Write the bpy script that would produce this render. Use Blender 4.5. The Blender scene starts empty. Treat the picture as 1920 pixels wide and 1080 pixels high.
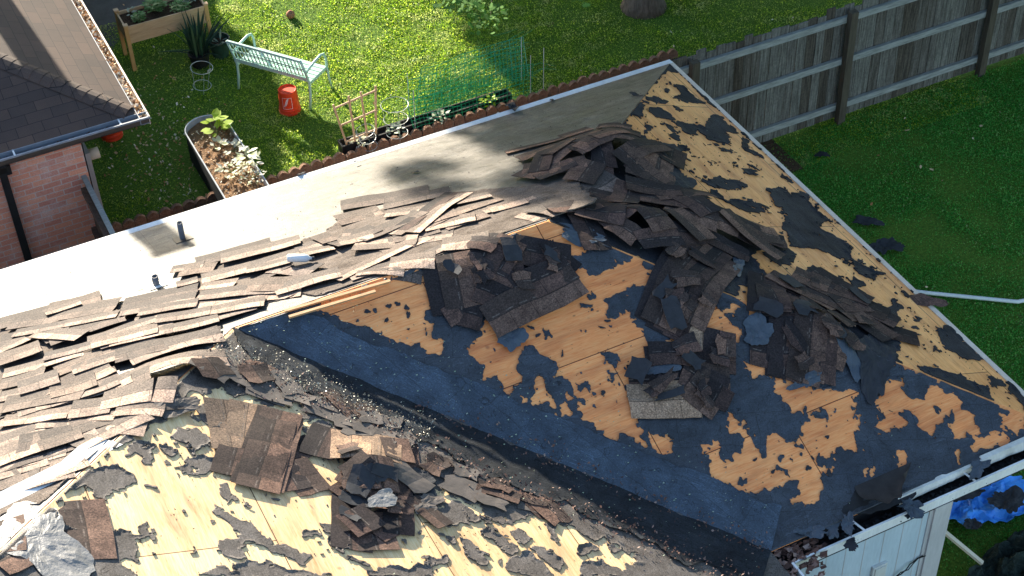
import bpy, bmesh, math, random
import numpy as np
from mathutils import Vector, Matrix
random.seed(7); rng = np.random.default_rng(11)
S = bpy.context.scene; COL = S.collection

# ---------------------------------------------------------------- camera (solved from the house's own lines)
(F_, PI_, RO_, YA_, CX, CY, CZ, W, PT, XP, H, YF, XPO, GX, GY, GH) = [3.016014832849913, 0.7211122865558295, -0.03859977059932475, 0.4407760211915426, -8.60626345967542, -13.644385685827004, 13.17665282651797, 6.743255244314962, 0.3843135627060822, -6.424044345367867, 2.55, 0.912501641997802, 3.3455147705795967, -5.755627195468745, 2.0416960701280567, 2.48941857055033]
XQ = XP + W/2
def _basis():
    cy, sy = math.cos(YA_), math.sin(YA_)
    right = np.array([cy, -sy, 0.]); fwd = np.array([sy, cy, 0.])*math.cos(PI_) + np.array([0, 0, -math.sin(PI_)])
    up = np.cross(right, fwd)
    return right*math.cos(RO_)+up*math.sin(RO_), -right*math.sin(RO_)+up*math.cos(RO_), fwd
RV, UV_, FV = _basis(); CAMP = np.array([CX, CY, CZ])
cam = bpy.data.objects.new('camera', bpy.data.cameras.new('camera')); COL.objects.link(cam)
cam.matrix_world = Matrix(((RV[0], UV_[0], -FV[0], CX), (RV[1], UV_[1], -FV[1], CY), (RV[2], UV_[2], -FV[2], CZ), (0, 0, 0, 1)))
cam.data.sensor_width = 36; cam.data.lens = F_*1000/1920*36; cam.data.clip_end = 500; cam.data.clip_start = .1
S.camera = cam
# ---------------------------------------------------------------- light: low sun from behind the back yard
SUN_T = .32; SUN_A = .08                    # drop per metre, drift to +x per metre towards -y
sun_dir = Vector((SUN_A, -1, -SUN_T)).normalized()
EL = math.asin(-sun_dir.z)
wd = bpy.data.worlds.new('World'); S.world = wd; wd.use_nodes = True
nt = wd.node_tree; bg = nt.nodes['Background']; sky = nt.nodes.new('ShaderNodeTexSky'); sky.sky_type = 'NISHITA'
sky.sun_disc = False; sky.sun_elevation = EL; sky.sun_rotation = math.atan2(-sun_dir.x, -sun_dir.y); sky.air_density = 1.0; sky.dust_density = .6; sky.ozone_density = 1.5
nt.links.new(sky.outputs[0], bg.inputs[0]); bg.inputs[1].default_value = .11
sl = bpy.data.lights.new('sun', 'SUN'); sl.energy = 5.0; sl.angle = math.radians(.8); sl.color = (1, .90, .73)
so = bpy.data.objects.new('sun', sl); COL.objects.link(so); so.rotation_euler = sun_dir.to_track_quat('-Z', 'Y').to_euler()
S.view_settings.view_transform = 'Standard'; S.view_settings.look = 'None'; S.view_settings.gamma = 1; S.view_settings.use_curve_mapping = False
S.view_settings.exposure = 1.95
S.render.engine = 'CYCLES'

# ---------------------------------------------------------------- geometry of the place
PL = {'g': ((0, 0, 1), 0), 'back': ((0, PT, 1), H), 'hip': ((PT, 0, 1), H), 'front': ((0, -PT, 1), H+PT*W), 'wing': ((PT, 0, 1), H+PT*XQ)}
def un(x, y, pl, off=0):
    n, c = PL[pl] if isinstance(pl, str) else ((0, 0, 1), pl)
    n = np.array(n, float); d = FV+RV*(x-960)/(F_*1000)-UV_*(y-540)/(F_*1000)
    return CAMP+d*((c+off-n@CAMP)/(n@d))
def proj(P):
    d = np.asarray(P, float)-CAMP; w = d@FV
    return np.stack([960+F_*1000*(d@RV)/w, 540-F_*1000*(d@UV_)/w], -1)
def smin(a, b, k=.05):
    h = max(k-abs(a-b), 0)/k
    return min(a, b)-h*h*k*.25
def smax(a, b, k=.05): return -smin(-a, -b, k)
def zroof(x, y, k=.10):
    b = H-PT*y; hp = H-PT*x; f = H+PT*(W+y); w = H+PT*(XQ-x)
    return smax(smin(smin(b, hp, k), f, k), smin(b, w, k), k)
def plane_at(px, py):
    """which slope the pixel's sight line meets (the true roof envelope)"""
    best = None
    d = FV+RV*(px-960)/(F_*1000)-UV_*(py-540)/(F_*1000); d = d/np.linalg.norm(d)
    t = (5.6-CZ)/d[2]
    for i in range(900):
        P = CAMP+d*(t+i*.02)
        if P[2] < zroof(P[0], P[1], .001): return P
    return CAMP+d*t

# ---------------------------------------------------------------- helpers
def tag(o, label, cat, group=None, kind=None):
    if label: o['label'] = label
    if cat: o['category'] = cat
    if group: o['group'] = group
    if kind: o['kind'] = kind
    return o
def empty(name, loc, label, cat, group=None, rz=0):
    o = bpy.data.objects.new(name, None); COL.objects.link(o); o.location = loc; o.rotation_euler = (0, 0, rz); o.empty_display_size = .2
    return tag(o, label, cat, group)
def mesh(name, V, Fc, mat=None, parent=None, loc=None, smooth=False, uv=None, world=True):
    """V in world coordinates (world=True): with a parent the mesh is shifted into the parent's frame."""
    me = bpy.data.meshes.new(name); V = [tuple(map(float, v)) for v in V]
    me.from_pydata(V, [], [tuple(f) for f in Fc]); 
    if mat is not None:
        for m in (mat if isinstance(mat, (list, tuple)) else [mat]): me.materials.append(m)
    if uv is not None:
        l = me.uv_layers.new(name='UVMap'); vi = np.empty(len(me.loops), dtype=np.int32); me.loops.foreach_get('vertex_index', vi)
        l.data.foreach_set('uv', np.asarray(uv, np.float32)[vi].ravel())
    if smooth: me.polygons.foreach_set('use_smooth', [True]*len(me.polygons))
    me.update()
    o = bpy.data.objects.new(name, me); COL.objects.link(o)
    if parent is not None:
        o.parent = parent
        if world:
            M = Matrix.Translation(parent.location) @ parent.rotation_euler.to_matrix().to_4x4()
            if parent.parent: M = (Matrix.Translation(parent.parent.location) @ parent.parent.rotation_euler.to_matrix().to_4x4()) @ M
            me.transform(M.inverted())
    if loc is not None: o.location = loc
    return o
class MB:
    def __init__(s): s.V = []; s.F = []; s.UV = []
    def add(s, V, F, uv=None):
        n = len(s.V); s.V += [tuple(v) for v in V]; s.F += [tuple(n+i for i in f) for f in F]
        s.UV += (list(uv) if uv is not None else [(v[0], v[2]) for v in V])
        return s
    def obb(s, c, ax, ay, az):     # centre and half-axis vectors
        c, ax, ay, az = map(lambda q: np.array(q, float), (c, ax, ay, az))
        V = [c+i*ax+j*ay+k*az for k in (-1, 1) for j in (-1, 1) for i in (-1, 1)]
        return s.add(V, [(0, 2, 3, 1), (4, 5, 7, 6), (0, 1, 5, 4), (2, 6, 7, 3), (0, 4, 6, 2), (1, 3, 7, 5)])
    def box(s, lo, hi):
        lo = np.array(lo, float); hi = np.array(hi, float); h = (hi-lo)/2
        return s.obb((lo+hi)/2, (h[0], 0, 0), (0, h[1], 0), (0, 0, h[2]))
    def bar(s, a, b, w, t, up=(0, 0, 1)):
        a = np.array(a, float); b = np.array(b, float); d = b-a; L = np.linalg.norm(d); d /= L
        u = np.array(up, float); sd = np.cross(d, u)
        if np.linalg.norm(sd) < 1e-3: sd = np.cross(d, (1, 0, 0))
        sd /= np.linalg.norm(sd); u = np.cross(sd, d)
        return s.obb((a+b)/2, d*L/2, sd*w/2, u*t/2)
    def tube(s, pts, r, n=6, close=False, caps=True):
        pts = [np.array(p, float) for p in pts]; N = len(pts); rs = r if hasattr(r, '__len__') else [r]*N
        V = []; pu = None
        for i, p in enumerate(pts):
            d = (pts[(i+1) % N]-pts[i-1]) if close else (pts[min(i+1, N-1)]-pts[max(i-1, 0)])
            d = d/(np.linalg.norm(d)+1e-9); a = np.array((0, 0, 1.)) if abs(d[2]) < .9 else np.array((1., 0, 0))
            if pu is not None: a = pu
            e1 = np.cross(d, a); e1 /= np.linalg.norm(e1); e2 = np.cross(e1, d); pu = e2
            for k in range(n):
                t = 2*math.pi*k/n; V.append(p+rs[i]*(math.cos(t)*e1+math.sin(t)*e2))
        Fc = []
        for i in range(N if close else N-1):
            j = (i+1) % N
            for k in range(n): Fc.append((i*n+k, i*n+(k+1) % n, j*n+(k+1) % n, j*n+k))
        if not close and caps: Fc += [tuple(range(n))[::-1], tuple((N-1)*n+k for k in range(n))]
        return s.add(V, Fc)
    def lathe(s, c, prof, n=20):      # prof: (r,z)
        V = [(c[0]+r*math.cos(2*math.pi*k/n), c[1]+r*math.sin(2*math.pi*k/n), c[2]+z) for r, z in prof for k in range(n)]
        Fc = [(i*n+k, i*n+(k+1) % n, (i+1)*n+(k+1) % n, (i+1)*n+k) for i in range(len(prof)-1) for k in range(n)]
        return s.add(V, Fc)
    def obj(s, name, mat, parent=None, smooth=False, uv=False, world=True, loc=None):
        return mesh(name, s.V, s.F, mat, parent, smooth=smooth, uv=(s.UV if uv else None), world=world, loc=loc)

# ---------------------------------------------------------------- materials
def node(nt, t, **k):
    n = nt.nodes.new(t)
    for a, b in k.items():
        if a.startswith('i_'): n.inputs[a[2:].replace('_', ' ')].default_value = b
        else: setattr(n, a, b)
    return n
def M0(name, rough=.8, spec=.3):
    m = bpy.data.materials.new(name); m.use_nodes = True; nt = m.node_tree; b = nt.nodes['Principled BSDF']
    b.inputs['Roughness'].default_value = rough; b.inputs['Specular IOR Level'].default_value = spec
    return m, nt, b
def ramp(nt, cols, fac):
    r = nt.nodes.new('ShaderNodeValToRGB'); e = r.color_ramp.elements
    while len(e) < len(cols): e.new(.5)
    for q, (p, c) in zip(e, cols): q.position = p; q.color = (*c, 1)
    nt.links.new(fac, r.inputs[0]); return r.outputs[0]
def noise(nt, scale, vec=None, detail=4, rough=.6, stretch=None, dist=0):
    n = node(nt, 'ShaderNodeTexNoise'); n.inputs['Scale'].default_value = scale; n.inputs['Detail'].default_value = detail; n.inputs['Roughness'].default_value = rough; n.inputs['Distortion'].default_value = dist
    if vec is not None:
        if stretch:
            mp = node(nt, 'ShaderNodeMapping'); mp.inputs['Scale'].default_value = stretch; nt.links.new(vec, mp.inputs[0]); vec = mp.outputs[0]
        nt.links.new(vec, n.inputs['Vector'])
    return n.outputs[0]
def mix(nt, fac, a, b, mode='MIX'):
    n = node(nt, 'ShaderNodeMixRGB', blend_type=mode)
    for i, v in enumerate((fac, a, b)):
        if isinstance(v, (int, float)): n.inputs[i].default_value = v
        elif isinstance(v, tuple): n.inputs[i].default_value = (*v, 1)
        else: nt.links.new(v, n.inputs[i])
    return n.outputs[0]
def math_(nt, op, a, b=None):
    n = node(nt, 'ShaderNodeMath', operation=op)
    for i, v in enumerate((a, b)):
        if v is None: continue
        if isinstance(v, (int, float)): n.inputs[i].default_value = v
        else: nt.links.new(v, n.inputs[i])
    return n.outputs[0]
def bump(nt, b, h, s=.3, d=.01):
    n = node(nt, 'ShaderNodeBump'); n.inputs['Strength'].default_value = s; n.inputs['Distance'].default_value = d
    nt.links.new(h, n.inputs['Height']); nt.links.new(n.outputs[0], b.inputs['Normal'])
def coord(nt, k='Object'): return node(nt, 'ShaderNodeTexCoord').outputs[k]
def MN(name, c1, c2, scale=8, rough=.8, spec=.3, bs=.2, stretch=None, det=5, fine=None, k='Object', rand=0, bd=.01):
    m, nt, b = M0(name, rough, spec); v = coord(nt, k)
    f = noise(nt, scale, v, det, .65, stretch); c = ramp(nt, [(.3, c1), (.7, c2)], f)
    h = f
    if fine:
        g = noise(nt, fine, v, 2, .7); c = mix(nt, .5, c, ramp(nt, [(.3, (.35, .35, .35)), (.7, (1, 1, 1))], g), 'MULTIPLY'); h = g
    if rand:
        oi = node(nt, 'ShaderNodeObjectInfo').outputs['Random']
        c = mix(nt, 1, c, ramp(nt, [(0, (1-rand,)*3), (1, (1+rand,)*3)], oi), 'MULTIPLY')
    nt.links.new(c, b.inputs['Base Color'])
    if bs: bump(nt, b, h, bs, bd)
    return m

def mk_ply(name, cols):
    m, nt, b = M0(name, .55, .35); v = coord(nt, 'UV')
    g = noise(nt, 1, v, 8, .62, (5, 60, 1), 1.2); g2 = noise(nt, 1, v, 4, .6, (1.2, 6, 1), .5)
    c = ramp(nt, list(zip((.22, .36, .55, .8), cols)), g)
    c = mix(nt, .75, c, ramp(nt, [(.3, (.55, .38, .34)), (.5, (.95, .88, .82)), (.72, (1.12, 1.1, 1.05))], g2), 'MULTIPLY')
    vo = node(nt, 'ShaderNodeTexVoronoi', i_Scale=2.6); nt.links.new(v, vo.inputs['Vector'])
    c = mix(nt, ramp(nt, [(.015, (.75,)*3), (.075, (0,)*3)], vo.outputs['Distance']), c, (.22, .06, .03))
    mp = node(nt, 'ShaderNodeMapping'); mp.inputs['Scale'].default_value = (5, 9, 1); nt.links.new(v, mp.inputs[0])
    vo2 = node(nt, 'ShaderNodeTexVoronoi', i_Scale=1.0); nt.links.new(mp.outputs[0], vo2.inputs['Vector'])
    c = mix(nt, ramp(nt, [(.03, (.8,)*3), (.10, (0,)*3)], vo2.outputs['Distance']), c, (.20, .085, .035))
    br = node(nt, 'ShaderNodeTexBrick', offset=.5, i_Scale=1.0, i_Mortar_Size=.004, i_Mortar_Smooth=0, i_Brick_Width=2.44, i_Row_Height=1.22)
    br.inputs['Color1'].default_value = (1, 1, 1, 1); br.inputs['Color2'].default_value = (.86, .8, .76, 1); br.inputs['Mortar'].default_value = (.10, .05, .03, 1)
    mp2 = node(nt, 'ShaderNodeMapping'); mp2.inputs['Location'].default_value = (1.05, .12, 0); nt.links.new(v, mp2.inputs[0]); nt.links.new(mp2.outputs[0], br.inputs['Vector'])
    c = mix(nt, 1, c, br.outputs['Color'], 'MULTIPLY')
    nt.links.new(c, b.inputs['Base Color']); bump(nt, b, g, .5, .004); return m
def mk_felt(name, c1, c2, rough, spec, dots=False, sheen=0, seams=False):
    m, nt, b = M0(name, rough, spec); v = coord(nt, 'UV')
    f = noise(nt, 3.2, v, 6, .65); w = noise(nt, 1, v, 5, .6, (1.5, 9, 1), .8); g = noise(nt, 75, v, 3, .7)
    c = ramp(nt, [(.3, c1), (.7, c2)], f)
    c = mix(nt, .8, c, ramp(nt, [(.3, (.45,)*3), (.5, (.95,)*3), (.7, (1.7,)*3)], g), 'MULTIPLY')
    w3 = noise(nt, 1, v, 7, .7, (3, 3, 1), 1.5); c = mix(nt, .8, c, ramp(nt, [(.32, (.5, .5, .5)), (.5, (1, 1, 1)), (.66, (1.35, 1.4, 1.45))], w3), 'MULTIPLY')
    sc = noise(nt, 1, v, 2, .5, (2.2, 26, 1), 2.5); sc2 = noise(nt, 1.7, v, 2, .5); sc3 = noise(nt, 1, v, 3, .6, (7, 7, 1), 1.2)
    band = math_(nt, 'ABSOLUTE', math_(nt, 'SUBTRACT', sc, .5)); c = mix(nt, math_(nt, 'MULTIPLY', ramp(nt, [(.004, (.55,)*3), (.012, (0,)*3)], band), ramp(nt, [(.48, (0,)*3), (.56, (1,)*3)], sc2)), c, tuple(min(1, q*2.6) for q in c2))
    band2 = math_(nt, 'ABSOLUTE', math_(nt, 'SUBTRACT', sc3, .5)); c = mix(nt, math_(nt, 'MULTIPLY', ramp(nt, [(.004, (.8,)*3), (.011, (0,)*3)], band2), ramp(nt, [(.52, (1,)*3), (.60, (0,)*3)], sc2)), c, tuple(q*.25 for q in c1))
    if dots:
        # cap nails in rows
        sx = node(nt, 'ShaderNodeSeparateXYZ'); nt.links.new(v, sx.inputs[0])
        vv = math_(nt, 'DIVIDE', sx.outputs[1], .235); row = math_(nt, 'FLOOR', vv)
        uu = math_(nt, 'ADD', math_(nt, 'DIVIDE', sx.outputs[0], .21), math_(nt, 'MULTIPLY', row, .5))
        du = math_(nt, 'MULTIPLY', math_(nt, 'SUBTRACT', math_(nt, 'FRACT', uu), .5), .21)
        dv = math_(nt, 'MULTIPLY', math_(nt, 'SUBTRACT', math_(nt, 'FRACT', vv), .5), .235)
        r = math_(nt, 'SQRT', math_(nt, 'ADD', math_(nt, 'MULTIPLY', du, du), math_(nt, 'MULTIPLY', dv, dv)))
        c = mix(nt, ramp(nt, [(.010, (.75,)*3), (.017, (0,)*3)], r), c, tuple(q*.3 for q in c1))
        lb = node(nt, 'ShaderNodeTexBrick', offset=.4, i_Scale=1.0, i_Mortar_Size=.004, i_Mortar_Smooth=.3, i_Brick_Width=6.5, i_Row_Height=.93)
        lb.inputs['Color1'].default_value = (1, 1, 1, 1); lb.inputs['Color2'].default_value = (.88, .88, .88, 1); lb.inputs['Mortar'].default_value = (.3, .28, .26, 1); nt.links.new(v, lb.inputs['Vector']); c = mix(nt, 1, c, lb.outputs['Color'], 'MULTIPLY')
        sn = noise(nt, 1.1, v, 8, .75); c = mix(nt, .7, c, ramp(nt, [(.35, (.55, .52, .5)), (.5, (1, 1, 1)), (.7, (1.2, 1.2, 1.2))], sn), 'MULTIPLY')
    if seams:
        br = node(nt, 'ShaderNodeTexBrick', offset=.37, i_Scale=1.0, i_Mortar_Size=.003, i_Mortar_Smooth=.1, i_Brick_Width=.72, i_Row_Height=.31)
        br.inputs['Color1'].default_value = (1, 1, 1, 1); br.inputs['Color2'].default_value = (.8, .8, .82, 1); br.inputs['Mortar'].default_value = (.35, .33, .33, 1)
        mp = node(nt, 'ShaderNodeMapping'); mp.inputs['Rotation'].default_value = (0, 0, .35); nt.links.new(v, mp.inputs[0])
        dn = node(nt, 'ShaderNodeTexNoise', i_Scale=5.); nt.links.new(v, dn.inputs['Vector'])
        vm = node(nt, 'ShaderNodeVectorMath', operation='MULTIPLY_ADD'); vm.inputs[1].default_value = (.06, .06, 0); nt.links.new(dn.outputs[1], vm.inputs[0]); nt.links.new(mp.outputs[0], vm.inputs[2])
        nt.links.new(vm.outputs[0], br.inputs['Vector'])
        c = mix(nt, .8, c, br.outputs['Color'], 'MULTIPLY')
    nt.links.new(c, b.inputs['Base Color'])
    r = ramp(nt, [(.3, (rough-.08,)*3), (.7, (min(1, rough+.12),)*3)], w); nt.links.new(r, b.inputs['Roughness'])
    h = math_(nt, 'ADD', math_(nt, 'MULTIPLY', w, 1.0), math_(nt, 'MULTIPLY', g, .35)); bump(nt, b, h, .5, .014)
    return m
def mk_shingle(name, lo, hi, up, sat=1):
    """lo/hi: granule colours of the exposed tabs, up: the plainer nailing half"""
    m, nt, b = M0(name, .85, .22); v = coord(nt, 'UV'); o = coord(nt, 'Object')
    sx = node(nt, 'ShaderNodeSeparateXYZ'); nt.links.new(v, sx.inputs[0])
    g = noise(nt, 70, o, 3, .8); f = noise(nt, 9, o, 4, .6)
    br = node(nt, 'ShaderNodeTexBrick', offset=.5, i_Scale=1.0, i_Mortar_Size=.0022, i_Mortar_Smooth=0, i_Brick_Width=.23, i_Row_Height=.5)
    br.inputs['Color1'].default_value = (.72, .72, .72, 1); br.inputs['Color2'].default_value = (1.15, 1.12, 1.08, 1); br.inputs['Mortar'].default_value = (.25, .25, .25, 1)
    oi = node(nt, 'ShaderNodeObjectInfo').outputs['Random']
    cb = node(nt, 'ShaderNodeCombineXYZ'); nt.links.new(math_(nt, 'ADD', sx.outputs[0], math_(nt, 'MULTIPLY', oi, 3.)), cb.inputs[0]); cb.inputs[1].default_value = .2; nt.links.new(cb.outputs[0], br.inputs['Vector'])
    tabs = mix(nt, 1, ramp(nt, [(.3, lo), (.7, hi)], f), br.outputs['Color'], 'MULTIPLY')
    top = ramp(nt, [(.3, tuple(q*.75 for q in up)), (.7, up)], f)
    c = mix(nt, ramp(nt, [(.485, (0,)*3), (.5, (1,)*3)], sx.outputs[1]), tabs, top)
    # edge of the laminated ply, and a dashed line of sealant above it
    ln = math_(nt, 'ABSOLUTE', math_(nt, 'SUBTRACT', sx.outputs[1], .495)); c = mix(nt, ramp(nt, [(.008, (.7,)*3), (.016, (0,)*3)], ln), c, (.012, .011, .011))
    ln2 = math_(nt, 'ABSOLUTE', math_(nt, 'SUBTRACT', sx.outputs[1], .56)); das = math_(nt, 'GREATER_THAN', math_(nt, 'FRACT', math_(nt, 'MULTIPLY', sx.outputs[0], 7)), .45)
    c = mix(nt, math_(nt, 'MULTIPLY', das, ramp(nt, [(.012, (.5,)*3), (.02, (0,)*3)], ln2)), c, (.16, .14, .125))
    c = mix(nt, .75, c, ramp(nt, [(.32, (.25, .22, .22)), (.5, (.95, .93, .93)), (.66, (2.1, 1.95, 1.85))], g), 'MULTIPLY')
    c = mix(nt, 1, c, ramp(nt, [(0, (.66, .66, .68)), (.5, (1, .98, .96)), (1, (1.35, 1.26, 1.18))], math_(nt, 'FRACT', math_(nt, 'MULTIPLY', oi, 7.31))), 'MULTIPLY')
    nt.links.new(c, b.inputs['Base Color']); bump(nt, b, g, .5, .003); return m
def mk_leaf(name, cols, trans=.35, rough=.5):
    m, nt, b = M0(name, rough, .3); g = node(nt, 'ShaderNodeNewGeometry').outputs['Random Per Island']
    c = ramp(nt, cols, g); nt.links.new(c, b.inputs['Base Color'])
    tr = node(nt, 'ShaderNodeBsdfTranslucent'); nt.links.new(c, tr.inputs[0]); mx = node(nt, 'ShaderNodeMixShader'); mx.inputs[0].default_value = trans
    nt.links.new(b.outputs[0], mx.inputs[1]); nt.links.new(tr.outputs[0], mx.inputs[2]); nt.links.new(mx.outputs[0], nt.nodes['Material Output'].inputs[0]); return m
def mk_brickwall():
    m, nt, b = M0('old_brick', .85, .2); v = coord(nt, 'UV')
    br = node(nt, 'ShaderNodeTexBrick', offset=.5, i_Scale=1.0, i_Mortar_Size=.007, i_Mortar_Smooth=.2, i_Brick_Width=.215, i_Row_Height=.076, i_Bias=0)
    br.inputs['Color1'].default_value = (.70, .32, .21, 1); br.inputs['Color2'].default_value = (.52, .21, .155, 1); br.inputs['Mortar'].default_value = (.52, .42, .37, 1)
    dn = node(nt, 'ShaderNodeTexNoise', i_Scale=14.); nt.links.new(v, dn.inputs['Vector'])
    vm = node(nt, 'ShaderNodeVectorMath', operation='MULTIPLY_ADD'); vm.inputs[1].default_value = (.008, .008, 0); nt.links.new(dn.outputs[1], vm.inputs[0]); nt.links.new(v, vm.inputs[2]); nt.links.new(vm.outputs[0], br.inputs['Vector'])
    st = noise(nt, 2.3, v, 6, .7); c = mix(nt, ramp(nt, [(.5, (0,)*3), (.68, (.6,)*3)], st), br.outputs['Color'], (.60, .50, .47))
    g = noise(nt, 60, v, 3, .7); c = mix(nt, .5, c, ramp(nt, [(.3, (.55,)*3), (.7, (1.25,)*3)], g), 'MULTIPLY')
    nt.links.new(c, b.inputs['Base Color']); bump(nt, b, br.outputs['Fac'], -.6, .006); return m
def mk_tabroof():
    m, nt, b = M0('weathered_roof_shingle', .75, .3); v = coord(nt, 'UV')
    br = node(nt, 'ShaderNodeTexBrick', offset=.5, i_Scale=1.0, i_Mortar_Size=.0035, i_Mortar_Smooth=.2, i_Brick_Width=.30, i_Row_Height=.145)
    br.inputs['Color1'].default_value = (.088, .056, .042, 1); br.inputs['Color2'].default_value = (.058, .040, .033, 1); br.inputs['Mortar'].default_value = (.015, .011, .010, 1)
    dn = node(nt, 'ShaderNodeTexNoise', i_Scale=3.); nt.links.new(v, dn.inputs['Vector'])
    vm = node(nt, 'ShaderNodeVectorMath', operation='MULTIPLY_ADD'); vm.inputs[1].default_value = (.02, .02, 0); nt.links.new(dn.outputs[1], vm.inputs[0]); nt.links.new(v, vm.inputs[2]); nt.links.new(vm.outputs[0], br.inputs['Vector'])
    g = noise(nt, 170, v, 2, .7); f = noise(nt, 1.5, v, 5, .6)
    c = mix(nt, .7, br.outputs['Color'], ramp(nt, [(.3, (.5,)*3), (.7, (1.5,)*3)], g), 'MULTIPLY'); c = mix(nt, .7, c, ramp(nt, [(.3, (.7, .7, .72)), (.7, (1.3, 1.2, 1.15))], f), 'MULTIPLY')
    nt.links.new(c, b.inputs['Base Color']); bump(nt, b, g, .4, .003); return m
def mk_paleboard(name, c1, c2, groove=None):
    m, nt, b = M0(name, .55, .35); v = coord(nt, 'Object'); f = noise(nt, 3, v, 5, .7, (1, 1, .4)); g = noise(nt, 40, v, 3, .7, (1, 1, .15))
    c = ramp(nt, [(.3, c1), (.7, c2)], f); c = mix(nt, .25, c, ramp(nt, [(.3, (.6,)*3), (.65, (1.1,)*3)], g), 'MULTIPLY')
    nt.links.new(c, b.inputs['Base Color']); bump(nt, b, g, .15, .004); return m

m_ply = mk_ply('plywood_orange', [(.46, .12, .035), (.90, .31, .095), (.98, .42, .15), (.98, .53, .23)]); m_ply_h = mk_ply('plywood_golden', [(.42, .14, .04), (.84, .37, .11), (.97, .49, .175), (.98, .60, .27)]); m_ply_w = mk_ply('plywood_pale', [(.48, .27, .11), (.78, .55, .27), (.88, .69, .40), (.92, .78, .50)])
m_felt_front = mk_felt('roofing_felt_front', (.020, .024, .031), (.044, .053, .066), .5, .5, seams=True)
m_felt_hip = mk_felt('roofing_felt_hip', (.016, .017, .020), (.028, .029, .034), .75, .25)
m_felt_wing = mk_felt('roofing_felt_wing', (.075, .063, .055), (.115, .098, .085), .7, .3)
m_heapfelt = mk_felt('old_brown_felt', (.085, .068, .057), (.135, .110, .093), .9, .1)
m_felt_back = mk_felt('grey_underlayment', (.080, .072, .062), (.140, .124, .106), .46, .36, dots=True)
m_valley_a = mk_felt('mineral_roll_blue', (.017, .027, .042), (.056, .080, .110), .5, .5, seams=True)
m_valley_shadow = mk_felt('mineral_roll_shadowed', (.008, .010, .013), (.024, .028, .033), .85, .2)  # main ridge's shadow put into the felt's dark colour
m_sh = [mk_shingle('brown_shingle', (.18, .140, .118), (.34, .272, .228), (.11, .093, .082)), mk_shingle('dark_shingle', (.044, .030, .027), (.10, .064, .054), (.027, .022, .023)), mk_shingle('tan_shingle', (.22, .15, .10), (.33, .235, .165), (.23, .165, .115))]
m_sh4 = mk_shingle('grey_brown_shingle', (.09, .072, .062), (.165, .135, .118), (.088, .074, .065))
m_scrap = MN('torn_felt', (.018, .019, .022), (.035, .036, .042), 9, .75, .3, .4)
m_scrap_b = MN('torn_felt_blue', (.035, .047, .062), (.06, .078, .1), 9, .5, .5, .4)
m_scrap_w = MN('torn_felt_weathered', (.07, .06, .053), (.12, .10, .088), 9, .7, .3, .4)
m_silver = MN('pale_foil_sheet', (.13, .13, .13), (.22, .215, .21), 6, .55, .4, .8, bd=.02)
m_white = mk_paleboard('white_paint', (.62, .62, .6), (.78, .78, .76)); m_fascia = mk_paleboard('primed_pine', (.60, .50, .38), (.74, .64, .52))
m_oldwhite = mk_paleboard('dirty_white_paint', (.42, .42, .38), (.66, .66, .62)); m_siding = mk_paleboard('pale_blue_siding', (.42, .50, .54), (.52, .60, .64)); m_postgrey = mk_paleboard('grey_white_board', (.42, .40, .39), (.52, .50, .49))
m_brick = mk_brickwall(); m_tab = mk_tabroof()
m_fence = MN('weathered_fence_wood', (.04, .036, .030), (.23, .22, .205), 2.2, .85, .2, .35, (22, 22, 1.2), 7, fine=30, bd=.006)
m_rail = MN('weathered_rail_wood', (.16, .165, .155), (.34, .35, .33), 5, .85, .2, .3, (1, 8, 8), 6)
m_darkfence = MN('dark_old_wood', (.05, .035, .028), (.12, .085, .065), 4, .85, .2, .3, (8, 8, 1), 5)
m_cedar = MN('light_cedar', (.52, .33, .17), (.66, .45, .26), 3, .6, .3, .15, (2, 2, 12), 5); m_cedar_l = MN('orange_cedar', (.55, .30, .10), (.66, .38, .15), 3, .6, .3, .1, (12, 12, 1), 4)
m_stick = MN('pale_new_lumber', (.55, .48, .36), (.68, .6, .47), 5, .6, .3, .1); m_batten = MN('ridge_board_pine', (.36, .19, .085), (.52, .31, .15), 4, .6, .3, .2, (2, 14, 14), 5)
m_mint = MN('mint_enamel', (.42, .62, .55), (.50, .70, .63), 3, .35, .5, 0); m_red = MN('orange_red_plastic', (.80, .045, .012), (.88, .07, .02), 3, .4, .5, 0); m_mark = MN('faded_white_print', (.8, .62, .62), (.85, .7, .72), 20, .5, .4, 0)
m_trel = MN('pale_lath', (.62, .42, .24), (.74, .54, .34), 4, .6, .3, .1)
m_soil = MN('soil', (.045, .028, .018), (.16, .10, .06), 35, .95, .1, .8, fine=120, bd=.03); m_mulch = MN('wood_mulch', (.12, .06, .03), (.42, .26, .14), 60, .9, .2, .9, (1, 2, 1), bd=.03)
m_tub_o = MN('dark_blue_steel', (.02, .026, .036), (.03, .038, .05), 3, .7, .2, 0); m_tub_i = MN('galvanised_steel', (.38, .42, .46), (.5, .54, .58), 5, .35, .6, 0)
m_wire_g = MN('green_wire', (.015, .32, .13), (.03, .45, .2), 5, .4, .5, 0); m_wire = MN('galvanised_wire', (.42, .45, .42), (.6, .62, .58), 5, .4, .6, 0)
m_black = MN('black_plastic', (.008, .008, .009), (.02, .02, .022), 5, .6, .3, .1); m_greenpot = MN('dark_green_plastic', (.018, .045, .032), (.03, .07, .05), 5, .5, .4, 0)
m_gutter = MN('dark_bronze_gutter', (.045, .035, .03), (.07, .055, .045), 6, .5, .4, 0); m_gutter_l = MN('cream_gutter_edge', (.55, .46, .36), (.7, .6, .48), 6, .6, .3, 0); m_gutter_i = MN('grey_gutter_metal', (.16, .18, .21), (.25, .27, .31), 4, .5, .5, .1)
m_litter = mk_leaf('dry_leaf', [(0, (.28, .10, .03)), (.35, (.55, .30, .12)), (.7, (.72, .55, .35)), (1, (.85, .78, .66))], .15, .7)
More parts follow.
